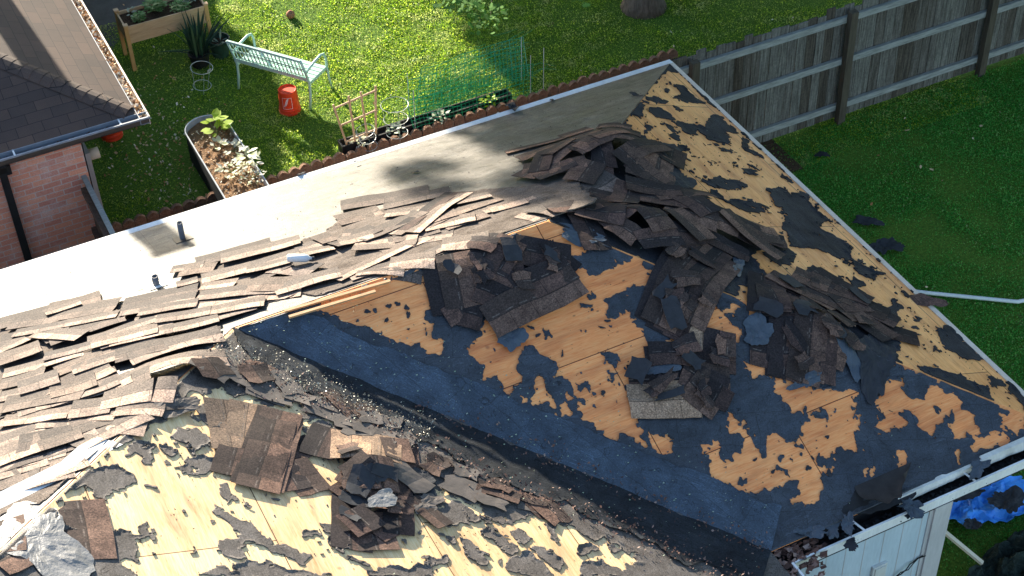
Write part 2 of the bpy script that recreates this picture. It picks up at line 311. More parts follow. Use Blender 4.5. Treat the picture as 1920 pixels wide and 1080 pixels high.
m_litter_d = mk_leaf('dark_leaf_litter', [(0, (.05, .025, .02)), (.6, (.14, .07, .05)), (1, (.32, .22, .18))], .1, .8)
m_grit_glint = mk_leaf('mineral_grit_sun_glints', [(0, (.05, .05, .05)), (.5, (.16, .15, .12)), (.8, (.4, .36, .26)), (1, (.7, .65, .5))], .1, .4)  # pale flecks carry the sun's glints on the granules in their colour
m_stone = MN('concrete_edging', (.24, .13, .08), (.50, .31, .20), 10, .9, .2, .8, fine=60, bd=.02); m_conc = MN('concrete', (.10, .095, .085), (.16, .15, .135), 4, .9, .2, .3, fine=90)
m_tarp = MN('blue_tarpaulin', (.03, .24, .80), (.08, .40, .95), 5, .4, .5, .2); m_darktarp = MN('dark_green_netting', (.010, .016, .013), (.05, .075, .06), 14, .8, .2, .9, fine=60, bd=.04)
m_pipe = MN('lead_pipe', (.10, .10, .11), (.17, .17, .18), 10, .6, .5, .1); m_pvc = MN('white_pvc', (.6, .62, .6), (.72, .74, .72), 10, .5, .4, .05); m_terra = MN('terracotta', (.32, .14, .08), (.42, .2, .12), 10, .8, .2, .1)
m_bark = MN('tree_bark', (.10, .075, .055), (.24, .19, .15), 3, .95, .1, .9, (9, 9, 1.2), 7, bd=.04)
m_grass = mk_leaf('grass_blade', [(0, (.035, .22, .03)), (.4, (.08, .40, .055)), (.75, (.18, .54, .09)), (.96, (.30, .60, .14)), (1, (.5, .52, .25))], .6)
m_oak = mk_leaf('oak_leaf', [(0, (.07, .17, .02)), (.5, (.12, .27, .035)), (1, (.2, .38, .07))], .5)
m_herb = mk_leaf('herb_leaf', [(0, (.08, .20, .04)), (1, (.18, .36, .10))], .3); m_palegreen = mk_leaf('grey_green_leaf', [(0, (.25, .33, .22)), (1, (.42, .48, .36))], .3)
m_snake = mk_leaf('snake_plant_leaf', [(0, (.018, .045, .025)), (.7, (.035, .08, .04)), (1, (.10, .16, .07))], .1); m_lime = mk_leaf('lime_leaf', [(0, (.35, .50, .03)), (1, (.5, .66, .06))], .4)
m_cream = mk_leaf('cream_variegated_leaf', [(0, (.35, .42, .2)), (.4, (.7, .7, .5)), (1, (.82, .8, .7))], .3)

def mk_sun_drygrass():  # dry patches, plus sunlight put into the lighter, yellower blade colours
    m = mk_leaf('sun_toned_dry_grass', [(0, (.09, .22, .012)), (.4, (.25, .44, .03)), (.75, (.48, .64, .05)), (1, (.68, .76, .12))], .6)
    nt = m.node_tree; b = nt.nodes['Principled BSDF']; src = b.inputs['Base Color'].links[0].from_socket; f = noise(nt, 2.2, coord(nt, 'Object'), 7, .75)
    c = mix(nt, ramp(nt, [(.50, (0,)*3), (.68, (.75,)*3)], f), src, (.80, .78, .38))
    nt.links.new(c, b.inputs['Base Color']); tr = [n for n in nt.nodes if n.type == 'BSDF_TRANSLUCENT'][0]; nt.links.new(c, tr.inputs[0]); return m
m_grass_sun_dry = mk_sun_drygrass()
def mk_ground():
    m, nt, b = M0('lawn_soil', .95, .1); v = coord(nt, 'Object')
    f = noise(nt, 1.3, v, 6, .7); g = noise(nt, 30, v, 5, .75)
    soil = ramp(nt, [(.3, (.06, .038, .026)), (.7, (.24, .16, .11))], g); gr = ramp(nt, [(.3, (.03, .07, .01)), (.5, (.10, .19, .025)), (.72, (.20, .30, .05))], g)
    c = mix(nt, ramp(nt, [(.28, (1,)*3), (.36, (0,)*3)], f), gr, soil); nt.links.new(c, b.inputs['Base Color']); bump(nt, b, g, .9, .04); return m
m_ground = mk_ground()

def vary(m, lo, hi):
    nt = m.node_tree; b = nt.nodes['Principled BSDF']; src = b.inputs['Base Color'].links[0].from_socket; g = node(nt, 'ShaderNodeNewGeometry').outputs['Random Per Island']
    nt.links.new(mix(nt, 1, src, ramp(nt, [(0, lo), (.45, (1, .97, .92)), (1, hi)], g), 'MULTIPLY'), b.inputs['Base Color'])
vary(m_fence, (.5, .42, .34), (1.15, 1.15, 1.08)); vary(m_darkfence, (.6, .55, .5), (1.3, 1.25, 1.2)); vary(m_cedar, (.85, .8, .75), (1.05, 1.05, 1.05))
# ---------------------------------------------------------------- numpy value noise
_T = rng.random((256, 256))
def vnoise(x, y):
    xi = np.floor(x).astype(int); yi = np.floor(y).astype(int); fx = x-xi; fy = y-yi; fx = fx*fx*(3-2*fx); fy = fy*fy*(3-2*fy)
    a = _T[xi & 255, yi & 255]; b = _T[(xi+1) & 255, yi & 255]; c = _T[xi & 255, (yi+1) & 255]; d = _T[(xi+1) & 255, (yi+1) & 255]
    return (a*(1-fx)+b*fx)*(1-fy)+(c*(1-fx)+d*fx)*fy-.5
def fbm(x, y, o=4, s=0):
    r = 0; a = 1
    for i in range(o): r = r+a*vnoise(x*2**i+17.3*i+s, y*2**i+9.1*i+s); a *= .55
    return r

# ---------------------------------------------------------------- where the deck is bare: outlines of the torn felt, traced where they lie
BARE = []; KEEP = []
def crop(ox, oy, s): return lambda *p: [(ox+p[i]/s, oy+p[i+1]/s) for i in range(0, len(p), 2)]
px = crop(0, 0, 1); c5 = crop(640, 360, 3); c6 = crop(1280, 360, 3); d1 = crop(0, 720, 3); d2 = crop(640, 720, 3); d3 = crop(1280, 720, 3); z4 = crop(1160, 120, 4.8); c4 = crop(0, 360, 3); z5 = crop(1160, 440, 3.177); z3 = crop(940, 220, 4.8)
BARE += [px(590,585, 600,560, 640,550, 733,525, 797,505, 813,550, 823,573, 800,577, 790,593, 797,605, 810,617, 813,630, 832,643, 833,660, 822,665, 797,660, 787,643, 763,647, 750,637, 733,637, 707,620, 673,603, 640,595, 615,590),
 px(1017,417, 983,427, 973,440, 993,450, 1017,463, 1040,467, 1057,460, 1070,480, 1087,480, 1097,470, 1110,460, 1073,440, 1040,423),
 px(913,627, 887,643, 880,653, 883,663, 893,677, 910,682, 907,697, 910,710, 933,707, 940,718, 948,732, 957,738, 962,724, 967,718, 975,713, 973,693, 968,680, 973,660, 980,652, 990,646, 1003,650, 1010,665, 1030,668, 1045,680, 1052,693, 1045,708, 1058,705, 1077,715, 1080,747, 1093,773, 1097,787, 1120,800, 1150,817, 1160,807, 1187,820, 1207,837, 1203,823, 1195,800, 1200,740, 1210,707, 1237,700, 1237,658, 1213,643, 1207,617, 1187,607, 1173,587, 1153,598, 1133,593, 1137,577, 1123,560, 1140,557, 1190,530, 1207,533, 1230,547, 1233,517, 1213,513, 1207,487, 1200,483, 1153,500, 1150,510, 1113,525, 1083,503, 1060,500, 1000,570, 900,610),
 px(1010,712, 1023,718, 1023,733, 1033,743, 1042,753, 1037,760, 1027,747, 1007,755, 997,750, 1003,737),
 px(1050,755, 1062,757, 1078,772, 1068,780, 1056,772), px(1063,737, 1072,742, 1072,750, 1062,746),
 px(1216,815, 1240,820, 1265,838, 1255,850, 1228,850, 1222,832), px(975,740, 985,744, 980,748),
 px(1300,617, 1323,587, 1333,573, 1357,582, 1377,572, 1387,583, 1360,587, 1358,603, 1380,617, 1387,627, 1383,643, 1363,643, 1360,623, 1320,640, 1303,660, 1302,672, 1245,670, 1250,640, 1290,625),
 px(1387,537, 1407,542, 1405,560, 1420,570, 1410,600, 1395,570, 1383,557), px(1398,676, 1420,690, 1440,680, 1462,700, 1455,718, 1430,705, 1408,700),
 d3(500,35, 545,50, 600,110, 620,160, 700,130, 720,170, 740,200, 700,230, 665,240, 665,300, 600,350, 560,300, 550,275, 480,310, 470,370, 480,400, 430,400, 400,350, 370,290, 350,240, 300,200, 260,170, 260,270, 320,270, 350,300, 340,400, 290,400, 300,440, 210,450, 200,370, 180,345, 120,350, 150,440, 150,510, 200,520, 280,570, 360,600, 400,620, 450,580, 460,555, 500,590, 600,540, 660,535, 670,600, 620,640, 610,670, 660,650, 720,680, 770,600, 775,510, 760,400, 760,370, 820,430, 880,350, 930,370, 980,370, 965,310, 990,210, 960,160, 980,110, 980,40, 860,50, 740,40, 700,10, 600,-20, 530,-10),
 d3(1150,-20, 1120,50, 1080,110, 1100,140, 1140,170, 1150,200, 1090,240, 1150,260, 1190,240, 1220,260, 1260,240, 1260,210, 1230,180, 1250,130, 1310,160, 1330,200, 1330,240, 1360,250, 1390,290, 1410,290, 1400,220, 1470,220, 1480,160, 1520,130, 1540,180, 1530,230, 1510,250, 1530,280, 1520,310, 1580,300, 1600,270, 1670,290, 1640,220, 1630,170, 1580,150, 1570,110, 1520,60, 1440,20, 1400,20, 1370,100, 1290,90, 1260,60, 1220,-20),
 d3(1640,290, 1670,330, 1620,355, 1670,385, 1720,350, 1800,330, 1840,320, 1790,265, 1740,280, 1700,312, 1665,310), d3(1795,180, 1830,190, 1800,250, 1850,270, 1890,290, 1920,240, 1930,190, 1850,170),
 d3(1210,395, 1240,385, 1258,420, 1230,470, 1208,450), d3(1012,485, 1070,475, 1060,505, 1030,515), d3(790,475, 835,475, 830,510, 800,500), d3(1540,380, 1558,400, 1550,430, 1538,410),
 # hip end
 z4(395,115, 440,78, 540,90, 650,200, 800,352, 930,460, 1110,630, 1250,770, 1380,890, 1600,1075, 1700,1180, 1700,1400, 1400,1500, 900,1250, 700,1150, 560,1080, 585,1030, 550,950, 565,905, 480,860, 430,820, 420,760, 350,695, 290,690, 262,650, 270,600, 225,570, 200,600, 240,640, 160,620, 70,560, 95,475, 150,480, 205,520, 200,480, 260,450, 225,400, 240,380, 208,330, 250,270, 310,200, 360,150),
 c6(40,0, 150,75, 300,160, 340,200, 345,230, 400,232, 440,250, 480,300, 400,340, 410,380, 430,420, 480,455, 550,480, 610,505, 640,460, 690,480, 780,500, 880,545, 930,565, 1000,650, 1080,700, 1200,790, 1220,850, 1210,930, 1240,1000, 1330,1020, 1300,960, 1400,980, 1500,1020, 1640,1060, 1690,1100, 1840,1100, 1780,1010, 1650,880, 1300,560, 1050,320, 830,110, 600,-60, 300,-60),
 d3(1730,50, 1760,100, 1800,130, 1880,180, 1930,180, 1860,60, 1790,0, 1700,-20),
 # wing
 px(350,733, 320,780, 293,797, 233,830, 187,867, 147,910, 95,950, 110,985, 190,1000, 208,1005, 215,1040, 255,1080, 255,1110, 1130,1110, 1190,1050, 1203,1057, 1160,1027, 1140,1013, 1117,1020, 1100,1010, 1073,990, 1040,980, 1010,963, 993,970, 977,973, 957,983, 927,983, 900,950, 853,933, 840,917, 800,927, 770,933, 740,925, 700,900, 650,880, 640,830, 615,775, 560,755, 500,760, 480,740, 440,745, 410,725, 385,740)]
KEEP += [px(1093,557, 1110,543, 1123,560, 1107,563), px(1083,573, 1097,567, 1112,577, 1100,585), px(1013,620, 1023,617, 1037,627, 1030,643, 1020,637), px(1083,617, 1092,612, 1098,630, 1090,623), px(1120,662, 1140,660, 1158,660, 1160,680, 1150,688, 1137,677), px(1137,697, 1150,697, 1160,720, 1147,713), px(692,578, 707,577, 712,590, 703,590), px(790,620, 803,618, 805,630, 793,632),
 px(975,713, 968,680, 975,658, 987,647, 1003,650, 1010,665, 1030,668, 1045,680, 1053,697, 1040,705, 1030,712, 1000,708),
 d3(300,540, 330,510, 370,520, 370,560, 320,565), d3(530,390, 570,400, 570,440, 530,430), d3(530,440, 560,460, 585,500, 560,515, 530,500), d3(590,420, 620,400, 650,450, 610,455), d3(230,470, 280,465, 270,485, 235,490), d3(725,150, 780,135, 830,180, 820,230, 790,200, 740,190), d3(700,345, 735,370, 720,380), d3(625,380, 660,385, 650,398), d3(1410,120, 1460,125, 1450,170, 1415,160), d3(1135,140, 1190,145, 1185,160, 1140,155), d3(1810,270, 1850,280, 1860,320, 1830,310),
 # hip
 z4(440,190, 500,180, 600,200, 650,260, 780,340, 820,370, 650,360, 540,330, 430,310, 520,290, 540,260, 490,220), z4(370,235, 430,215, 480,240, 460,265, 400,255), z4(480,360, 540,380, 620,450, 540,440, 480,400), z4(255,395, 380,390, 480,450, 560,520, 420,510, 330,490),
 z4(540,510, 700,540, 780,570, 800,490, 850,455, 930,470, 1095,632, 970,620, 1010,690, 980,730, 780,690, 760,640, 700,600, 720,660, 600,640, 540,590, 480,520), z4(225,290, 340,290, 470,340, 450,370, 360,355, 240,330), z4(210,540, 360,570, 270,590, 240,630, 210,570), z4(400,520, 480,560, 500,620, 570,690, 540,700, 440,660, 470,620, 400,570),
 z4(500,740, 620,730, 650,770, 740,750, 640,800, 560,810), z4(890,740, 1000,760, 1050,790, 1010,800, 930,800), z4(1080,700, 1125,635, 1170,690, 1160,760, 1240,790, 1350,860, 1230,840, 1140,800), z4(1110,880, 1210,910, 1290,970, 1250,970, 1150,910), z4(1070,930, 1140,920, 1240,960, 1230,1010, 1140,1000), z4(740,820, 780,815, 785,845, 750,840), z4(750,900, 830,920, 820,935), z4(690,1045, 800,1030, 900,1010, 1000,1040, 1100,1060, 1170,1090, 1100,1160, 850,1120), z4(1440,970, 1600,1070, 1530,1080, 1450,1030), z4(640,970, 665,975, 655,985), z4(690,1000, 740,1010, 710,1022),
 c6(130,0, 200,-10, 250,50, 380,40, 440,60, 470,130, 330,110, 240,70), c6(460,-20, 560,-30, 620,30, 600,80, 565,100, 520,90, 495,40), c6(565,100, 600,0, 700,0, 740,90, 860,180, 800,170, 760,200, 800,220, 860,240, 930,300, 960,380, 1045,425, 990,420, 930,390, 940,412, 880,380, 760,330, 660,320, 610,312, 560,210, 575,130),
 c6(330,170, 400,180, 470,220, 440,235, 370,210), c6(440,340, 470,300, 540,265, 620,330, 650,360, 600,420, 540,420, 500,390), c6(690,480, 700,420, 740,410, 860,490, 890,535, 780,520), c6(940,380, 1040,430, 1080,450, 1180,470, 1100,480, 1080,510, 1000,470, 950,430), c6(880,480, 910,470, 910,500, 890,500), c6(940,470, 1000,490, 1030,520, 980,565, 940,520), c6(1060,650, 1160,640, 1190,590, 1220,620, 1220,680, 1250,745, 1180,700, 1080,670), c6(1160,540, 1250,560, 1310,620, 1250,590), c6(1270,660, 1340,710, 1380,745, 1320,720), c6(1420,770, 1500,760, 1600,820, 1650,900, 1730,970, 1700,960, 1590,950, 1540,920, 1460,870), c6(1210,790, 1320,810, 1240,822), c6(1370,840, 1420,870, 1400,872), c6(1210,930, 1290,930, 1280,950), c6(1310,950, 1420,1000, 1560,1020, 1640,1060, 1500,1045, 1380,1000), c6(1710,1030, 1800,1050, 1840,1100, 1730,1100), c6(1000,640, 1040,640, 1120,690, 1060,690),
 # wing
 d1(1150,110, 1200,95, 1240,150, 1235,230, 1190,240, 1110,200, 1100,150), d1(960,310, 1020,250, 1100,250, 1170,300, 1180,350, 1130,370, 1090,410, 1050,340), d1(880,350, 960,355, 1030,390, 1040,420, 960,400, 880,370), d1(700,380, 740,320, 830,330, 860,360, 830,390, 850,460, 800,450, 780,400, 700,400), d1(1040,430, 1130,410, 1230,430, 1220,490, 1130,500, 1050,525, 1030,480), d1(440,550, 480,500, 560,480, 660,450, 690,480, 750,510, 760,560, 650,600, 600,650, 520,600), d1(830,575, 880,580, 880,595, 840,590), d1(1225,570, 1270,560, 1320,630, 1280,660, 1230,610),
 d1(1190,680, 1250,690, 1330,750, 1400,780, 1480,850, 1520,900, 1620,910, 1740,960, 1720,1020, 1600,970, 1480,910, 1350,880, 1340,830, 1260,760), d1(1240,880, 1340,850, 1360,920, 1390,940, 1360,980, 1260,980, 1220,930), d1(1670,860, 1720,810, 1790,840, 1800,870, 1740,860), d1(1710,260, 1780,200, 1860,240, 1840,300, 1770,320), d1(1860,370, 1920,350, 1920,450), d1(630,840, 770,830, 800,800, 830,790, 830,850, 770,880, 760,950, 780,1000, 700,970, 640,990), d1(1100,1080, 1200,1020, 1400,1000, 1500,1000, 1600,1040, 1900,1090, 1500,1110), d1(1800,780, 1850,800, 1940,830, 1940,960, 1850,920, 1840,870), d1(1350,655, 1400,680, 1370,690), d1(1600,180, 1900,130, 1950,260, 1840,200), d1(480,320, 680,330, 560,440, 500,460),
 d2(780,830, 850,820, 990,920, 970,970, 860,900), d2(660,880, 760,900, 820,960, 800,1030, 740,1000, 690,940), d2(920,820, 1000,820, 1075,890, 1050,915, 980,890), d2(940,1000, 1050,920, 1150,1040, 1200,1090, 1100,1090, 940,1050), d2(1070,920, 1160,930, 1250,1010, 1200,1050), d2(1150,780, 1220,800, 1210,900, 1170,850), d2(20,980, 60,970, 160,1020, 120,1030), d2(150,1050, 250,1030, 400,1040, 420,1010, 540,1040, 500,1090, 150,1090), d2(580,880, 640,880, 630,920, 590,910), d2(1310,930, 1380,900, 1440,930, 1350,980), d2(470,990, 580,960, 600,1010, 490,1020), d2(1350,1010, 1440,1000, 1560,1040, 1600,1090, 1350,1090), d2(-10,830, 60,830, 50,930, -10,940), d2(770,740, 830,760, 840,800, 790,790), d2(540,690, 640,650, 770,760, 700,800, 580,780), d2(1500,900, 1560,930, 1530,950)]

def sdf(P, poly):
    """signed distance in pixels, positive inside"""
    A = np.array(poly, float); lo = A.min(0)-25; hi = A.max(0)+25
    out = np.full(len(P), -25.0); idx = np.nonzero((P[:, 0] > lo[0]) & (P[:, 0] < hi[0]) & (P[:, 1] > lo[1]) & (P[:, 1] < hi[1]))[0]
    if len(idx) == 0: return out
    Q = P[idx]; B = np.roll(A, -1, 0); d = np.full(len(Q), 1e9); ins = np.zeros(len(Q), bool)
    for a, b in zip(A, B):
        e = b-a; w = Q-a; t = np.clip((w@e)/(e@e+1e-9), 0, 1); d = np.minimum(d, ((w-t[:, None]*e)**2).sum(1))
        c = (a[1] > Q[:, 1]) != (b[1] > Q[:, 1]); xx = a[0]+(Q[:, 1]-a[1])*(b[0]-a[0])/(b[1]-a[1]+1e-12); ins ^= c & (Q[:, 0] < xx)
    d = np.sqrt(d); out[idx] = np.where(ins, d, -d); return out

def felt_sheet(name, plane, e1, lo, hi, halfplanes, mat, parent, res=.017, extra=None, scraps=.5, only=None, bias=0, up=0):
    """torn felt lying on one slope. plane key; u runs along e1 (x or y), v up the slope in plan; halfplanes: funcs(x,y)>=0"""
    n, c = PL[plane]; n = np.array(n, float)
    xs = np.arange(lo[0], hi[0]+res, res); ys = np.arange(lo[1], hi[1]+res, res)
    X, Y = np.meshgrid(xs, ys); Z = c-n[0]*X-n[1]*Y
    def warp(s, f, a): return a*fbm(X*f, Y*f, 4, s)
    XW = X+warp(3, 5, .03)+warp(11, 14, .05)+warp(15, 42, .022); YW = Y+warp(57, 5, .03)+warp(71, 14, .05)+warp(91, 42, .022)
    P = proj(np.stack([XW, YW, c-n[0]*XW-n[1]*YW], -1).reshape(-1, 3))
    bare = np.full(len(P), -25.0)
    for q in BARE: bare = np.maximum(bare, sdf(P, q))
    for q in KEEP: bare = np.minimum(bare, -sdf(P, q))
    if only is not None:
        bare = np.full(len(P), 25.0)
        for q in only: bare = np.minimum(bare, -sdf(P, q))
    bare = bare+bias
    # little scraps left behind, little rips in the sheet
    f1 = np.maximum(fbm(X*9+3, Y*9, 3, 5), fbm(X*24+3, Y*24, 3, 5)*1.04).ravel(); f2 = fbm(X*14, Y*14, 3, 31).ravel(); f3 = fbm(X*2.2, Y*2.2, 2, 9).ravel()
    bare = np.where((bare > 2) & (f1+.35*f3 > scraps-.12*np.clip(1-bare/12, 0, 1)), -1.5, bare)
    bare = np.where((bare < -1) & (bare > -13) & (f2 > .50), 1.5, bare)
    V = (-bare*.012).reshape(X.shape)
    for h in halfplanes: V = np.minimum(V, h(X, Y))
    if extra is not None: V = np.minimum(V, extra(X, Y))
    V = np.where(np.abs(V) < 1e-5, 1e-5, V)
    lift = np.clip(.035-V, 0, .035)/.035; lift = lift*np.clip(fbm(X*6, Y*6, 2, 77)+.25, 0, 1)*.022+.005+up
    lift = lift+np.maximum(0, fbm(X*3, Y*1.2, 3, 13))*.004
    nn = n/np.linalg.norm(n)
    verts = []; uvs = []; vid = {}; faces = []
    def pt(x, y, l):
        z = c-n[0]*x-n[1]*y
        verts.append((x+nn[0]*l, y+nn[1]*l, z+nn[2]*l)); uvs.append((y, x*1.07) if e1 == 'y' else (x, y*1.07)); return len(verts)-1
    def gv(j, i):
        k = ('g', j, i)
        if k not in vid: vid[k] = pt(xs[i], ys[j], lift[j, i])
        return vid[k]
    def ev(j, i, j2, i2):
        if (j2, i2) < (j, i): j, i, j2, i2 = j2, i2, j, i
        k = ('e', j, i, j2, i2)
        if k not in vid:
            a, b = V[j, i], V[j2, i2]; t = a/(a-b); t = min(.95, max(.05, t))
            vid[k] = pt(xs[i]+(xs[i2]-xs[i])*t, ys[j]+(ys[j2]-ys[j])*t, lift[j, i]*(1-t)+lift[j2, i2]*t)
        return vid[k]
    def bv(k):
        kk = ('b', k)
        if kk not in vid:
            x, y, z = verts[k]; pz = c-n[0]*x-n[1]*y; verts.append((x, y, pz+.0005)); uvs.append(uvs[k]); vid[kk] = len(verts)-1
        return vid[kk]
    pos = V > 0; s4 = pos[:-1, :-1].astype(int)+pos[:-1, 1:]+pos[1:, 1:]+pos[1:, :-1]
    for j, i in zip(*np.nonzero(s4 > 0)):
        cs = [(j, i), (j, i+1), (j+1, i+1), (j+1, i)]
        if s4[j, i] == 4: faces.append([gv(*q) for q in cs]); continue
        f = []; cr = []
        for k in range(4):
            a, b = cs[k], cs[(k+1) % 4]
            if pos[a]: f.append(gv(*a))
            if pos[a] != pos[b]:
                e = ev(*a, *b); f.append(e); cr.append((e, pos[a]))
        if len(f) >= 3: faces.append(f)
        for k in range(len(cr)):
            if cr[k][1]:
                a = cr[k][0]; b = cr[(k+1) % len(cr)][0]
                if a != b: faces.append([a, bv(a), bv(b), b])
    o = mesh(name, verts, faces, mat, parent, uv=uvs, smooth=True)
    return o

def slope_poly(name, pts, plane, mat, parent, e1, off=0, thick=.016):
    n, c = PL[plane] if isinstance(plane, str) else plane
    nn = np.array(n, float); nn /= np.linalg.norm(nn)
    T = [np.array((x, y, c-n[0]*x-n[1]*y))+nn*off for x, y in pts]; k = len(T); B = [p-nn*thick for p in T]
    F = [tuple(range(k)), tuple(range(2*k-1, k-1, -1))]+[(i, i+k, (i+1) % k+k, (i+1) % k) for i in range(k)]
    uv = [(p[1], p[0]*1.07) if e1 == 'y' else (p[0], p[1]*1.07) for p in T+B]
    return mesh(name, T+B, F, mat, parent, uv=uv)

# ================================================================ the house
house = empty('house', (-5, -4, 0), 'house with a hip roof half stripped to bare plywood under heaps of torn shingles', 'house')
WX = -10.5  # ridge of the wing
zr = lambda: 0
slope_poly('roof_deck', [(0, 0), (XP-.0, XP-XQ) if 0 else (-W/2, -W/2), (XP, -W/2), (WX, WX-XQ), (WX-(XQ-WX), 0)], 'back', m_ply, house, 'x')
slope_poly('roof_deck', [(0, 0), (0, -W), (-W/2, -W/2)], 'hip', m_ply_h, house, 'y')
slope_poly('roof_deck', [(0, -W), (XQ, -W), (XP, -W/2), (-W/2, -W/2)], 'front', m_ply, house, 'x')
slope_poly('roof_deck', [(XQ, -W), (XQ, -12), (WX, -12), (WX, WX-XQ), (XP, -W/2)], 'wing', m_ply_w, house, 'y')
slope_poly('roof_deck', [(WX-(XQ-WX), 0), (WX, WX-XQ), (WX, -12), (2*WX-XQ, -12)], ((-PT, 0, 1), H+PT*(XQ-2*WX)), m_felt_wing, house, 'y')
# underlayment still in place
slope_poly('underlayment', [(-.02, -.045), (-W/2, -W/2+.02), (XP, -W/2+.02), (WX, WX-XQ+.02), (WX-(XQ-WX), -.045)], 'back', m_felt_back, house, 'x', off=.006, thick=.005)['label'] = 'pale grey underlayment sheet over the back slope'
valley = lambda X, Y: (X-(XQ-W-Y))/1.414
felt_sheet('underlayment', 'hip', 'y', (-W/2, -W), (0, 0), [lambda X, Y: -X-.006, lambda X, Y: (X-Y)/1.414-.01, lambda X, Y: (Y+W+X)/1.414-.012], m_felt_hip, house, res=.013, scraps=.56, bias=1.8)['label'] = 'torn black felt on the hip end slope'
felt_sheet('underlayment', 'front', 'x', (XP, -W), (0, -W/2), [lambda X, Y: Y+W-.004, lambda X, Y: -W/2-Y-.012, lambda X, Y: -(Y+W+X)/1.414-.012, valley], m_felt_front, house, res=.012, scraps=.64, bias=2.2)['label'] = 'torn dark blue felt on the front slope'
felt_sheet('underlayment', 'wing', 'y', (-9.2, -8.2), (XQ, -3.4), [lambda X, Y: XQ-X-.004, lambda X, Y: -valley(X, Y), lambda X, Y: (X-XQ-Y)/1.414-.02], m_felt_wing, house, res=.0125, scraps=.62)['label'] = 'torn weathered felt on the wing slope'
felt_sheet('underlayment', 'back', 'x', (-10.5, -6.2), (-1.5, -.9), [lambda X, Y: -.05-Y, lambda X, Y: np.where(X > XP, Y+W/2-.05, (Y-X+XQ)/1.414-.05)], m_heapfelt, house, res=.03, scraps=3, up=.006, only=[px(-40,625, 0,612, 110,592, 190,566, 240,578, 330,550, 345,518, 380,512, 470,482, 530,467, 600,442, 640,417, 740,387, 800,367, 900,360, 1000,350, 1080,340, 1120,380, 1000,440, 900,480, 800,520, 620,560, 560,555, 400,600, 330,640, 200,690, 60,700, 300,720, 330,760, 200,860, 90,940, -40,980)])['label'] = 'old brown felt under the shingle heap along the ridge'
# valley lining: blue grey half on the front slope, dark half on the wing slope with the ridge's shadow in its colour (wide strips with ragged free edge)
def valley_strip(plane, mat, sgn, lab, w0, w1, amp, mat_off, fr=1.0):
    n, c = PL[plane]; nn = np.array(n, float); nn /= np.linalg.norm(nn); N = 240; K = 14; V = []; UVc = []; F = []
    for i in range(N+1):
        t = i/N; x0 = XP+(XQ-XP)*t; y0 = -W/2-W/2*t
        w = w0+(w1-w0)*t; w = w*min(1, .15+t*8)+amp*float(fbm(np.array(t*22), np.array(3.*sgn), 5))
        for k in range(K+1):
            q = k/K*max(w, .02); d = (q/1.414, q/1.414) if sgn > 0 else (-q/1.414, -q/1.414)
            x, y = x0+d[0], y0+d[1]
            if sgn > 0 and y > -W/2-.03: y = -W/2-.03
            z = c-n[0]*x-n[1]*y; l = mat_off+(.006 if sgn > 0 else .014)*float(fbm(np.array(x*6), np.array(y*6), 4))+ (.006 if k in (K,) else 0)
            V.append((x+nn[0]*l, y+nn[1]*l, z+nn[2]*l)); UVc.append(((x0*1.0-y0)/1.414, q))
    for i in range(N):
        for k in range(K):
            a = i*(K+1)+k; F.append((a, a+1, a+K+2, a+K+1))
    o = mesh('valley_lining', V, F, mat, house, uv=UVc, smooth=True); o['label'] = lab; return o
valley_strip('front', m_valley_a, 1, 'blue grey mineral felt strip along the valley', .37, .40, .05, .014)
valley_strip('wing', m_valley_shadow, -1, 'dark gritty mineral felt strip along the valley', .46, .58, .18, .016)

# fascia, drip edge, gutter, walls
e = MB(); e.bar((.03, -W-.03, H-.10), (.03, .03, H-.10), .035, .14); e.bar((.015, -W, H+.008), (.015, .0, H+.008), .05, .012); e.obj('fascia', m_fascia, house)['label'] = 'raw pine fascia along the hip end eave'
e = MB(); e.bar((.05, .03, H-.09), (-17, .03, H-.09), .03, .15); e.bar((.03, .005, H+.012), (-17, .005, H+.012), .075, .012); e.obj('drip_edge', m_white, house)['label'] = 'white drip edge along the back eave'
# front apron: bent dirty white metal, ragged lower lip
V = []; F = []; N = 260
for i in range(N+1):
    x = -1.76+1.76*i/N; r = .05*float(fbm(np.array(x*5), np.array(1.), 4))+.012*float(vnoise(np.array(x*40), np.array(4.)))
    step = .02 if x > -.85 else 0
    for (dy, dz) in ((.02, .012+step), (-.022, .006+step*.8), (-.040+r*.3, -.030+r*.3), (-.042+r*.5, -.062-r*.4)): V.append((x, -W+dy, H+dz))
for i in range(N):
    for k in range(3): a = i*4+k; F.append((a, a+4, a+5, a+1))
mesh('drip_edge', V, F, m_oldwhite, house)['label'] = 'bent dirty white metal along the front eave'
g = empty('tmp', (0, 0, 0), None, None); bpy.data.objects.remove(g)
gm = MB(); gm.bar((XQ+.12, -W-.155, H-.05), (.02, -W-.155, H-.05), .018, .022); gm.bar((XQ+.12, -W-.150, H-.115), (.02, -W-.150, H-.115), .006, .12); gm.bar((XQ+.12, -W-.09, H-.17), (.02, -W-.09, H-.17), .12, .006)
gut = gm.obj('gutter', m_white, house); gut['label'] = 'white gutter along the front eave'
for xx in (-1.02, -2.2): hm = MB(); hm.bar((xx-.03, -W-.02, H-.035), (xx, -W-.15, H-.035), .02, .004); mesh('gutter_hanger', hm.V, hm.F, m_white, gut, world=True)
lt = MB()
for i in range(500):
    x = random.uniform(XQ+.2, 0); y = -W-random.uniform(.03, .14); a = random.uniform(0, 3); s = random.uniform(.01, .03)
    lt.add([(x+math.cos(a+k*2.1)*s, y+math.sin(a+k*2.1)*s, H-.145+random.uniform(0, .03)) for k in range(3)], [(0, 1, 2)])
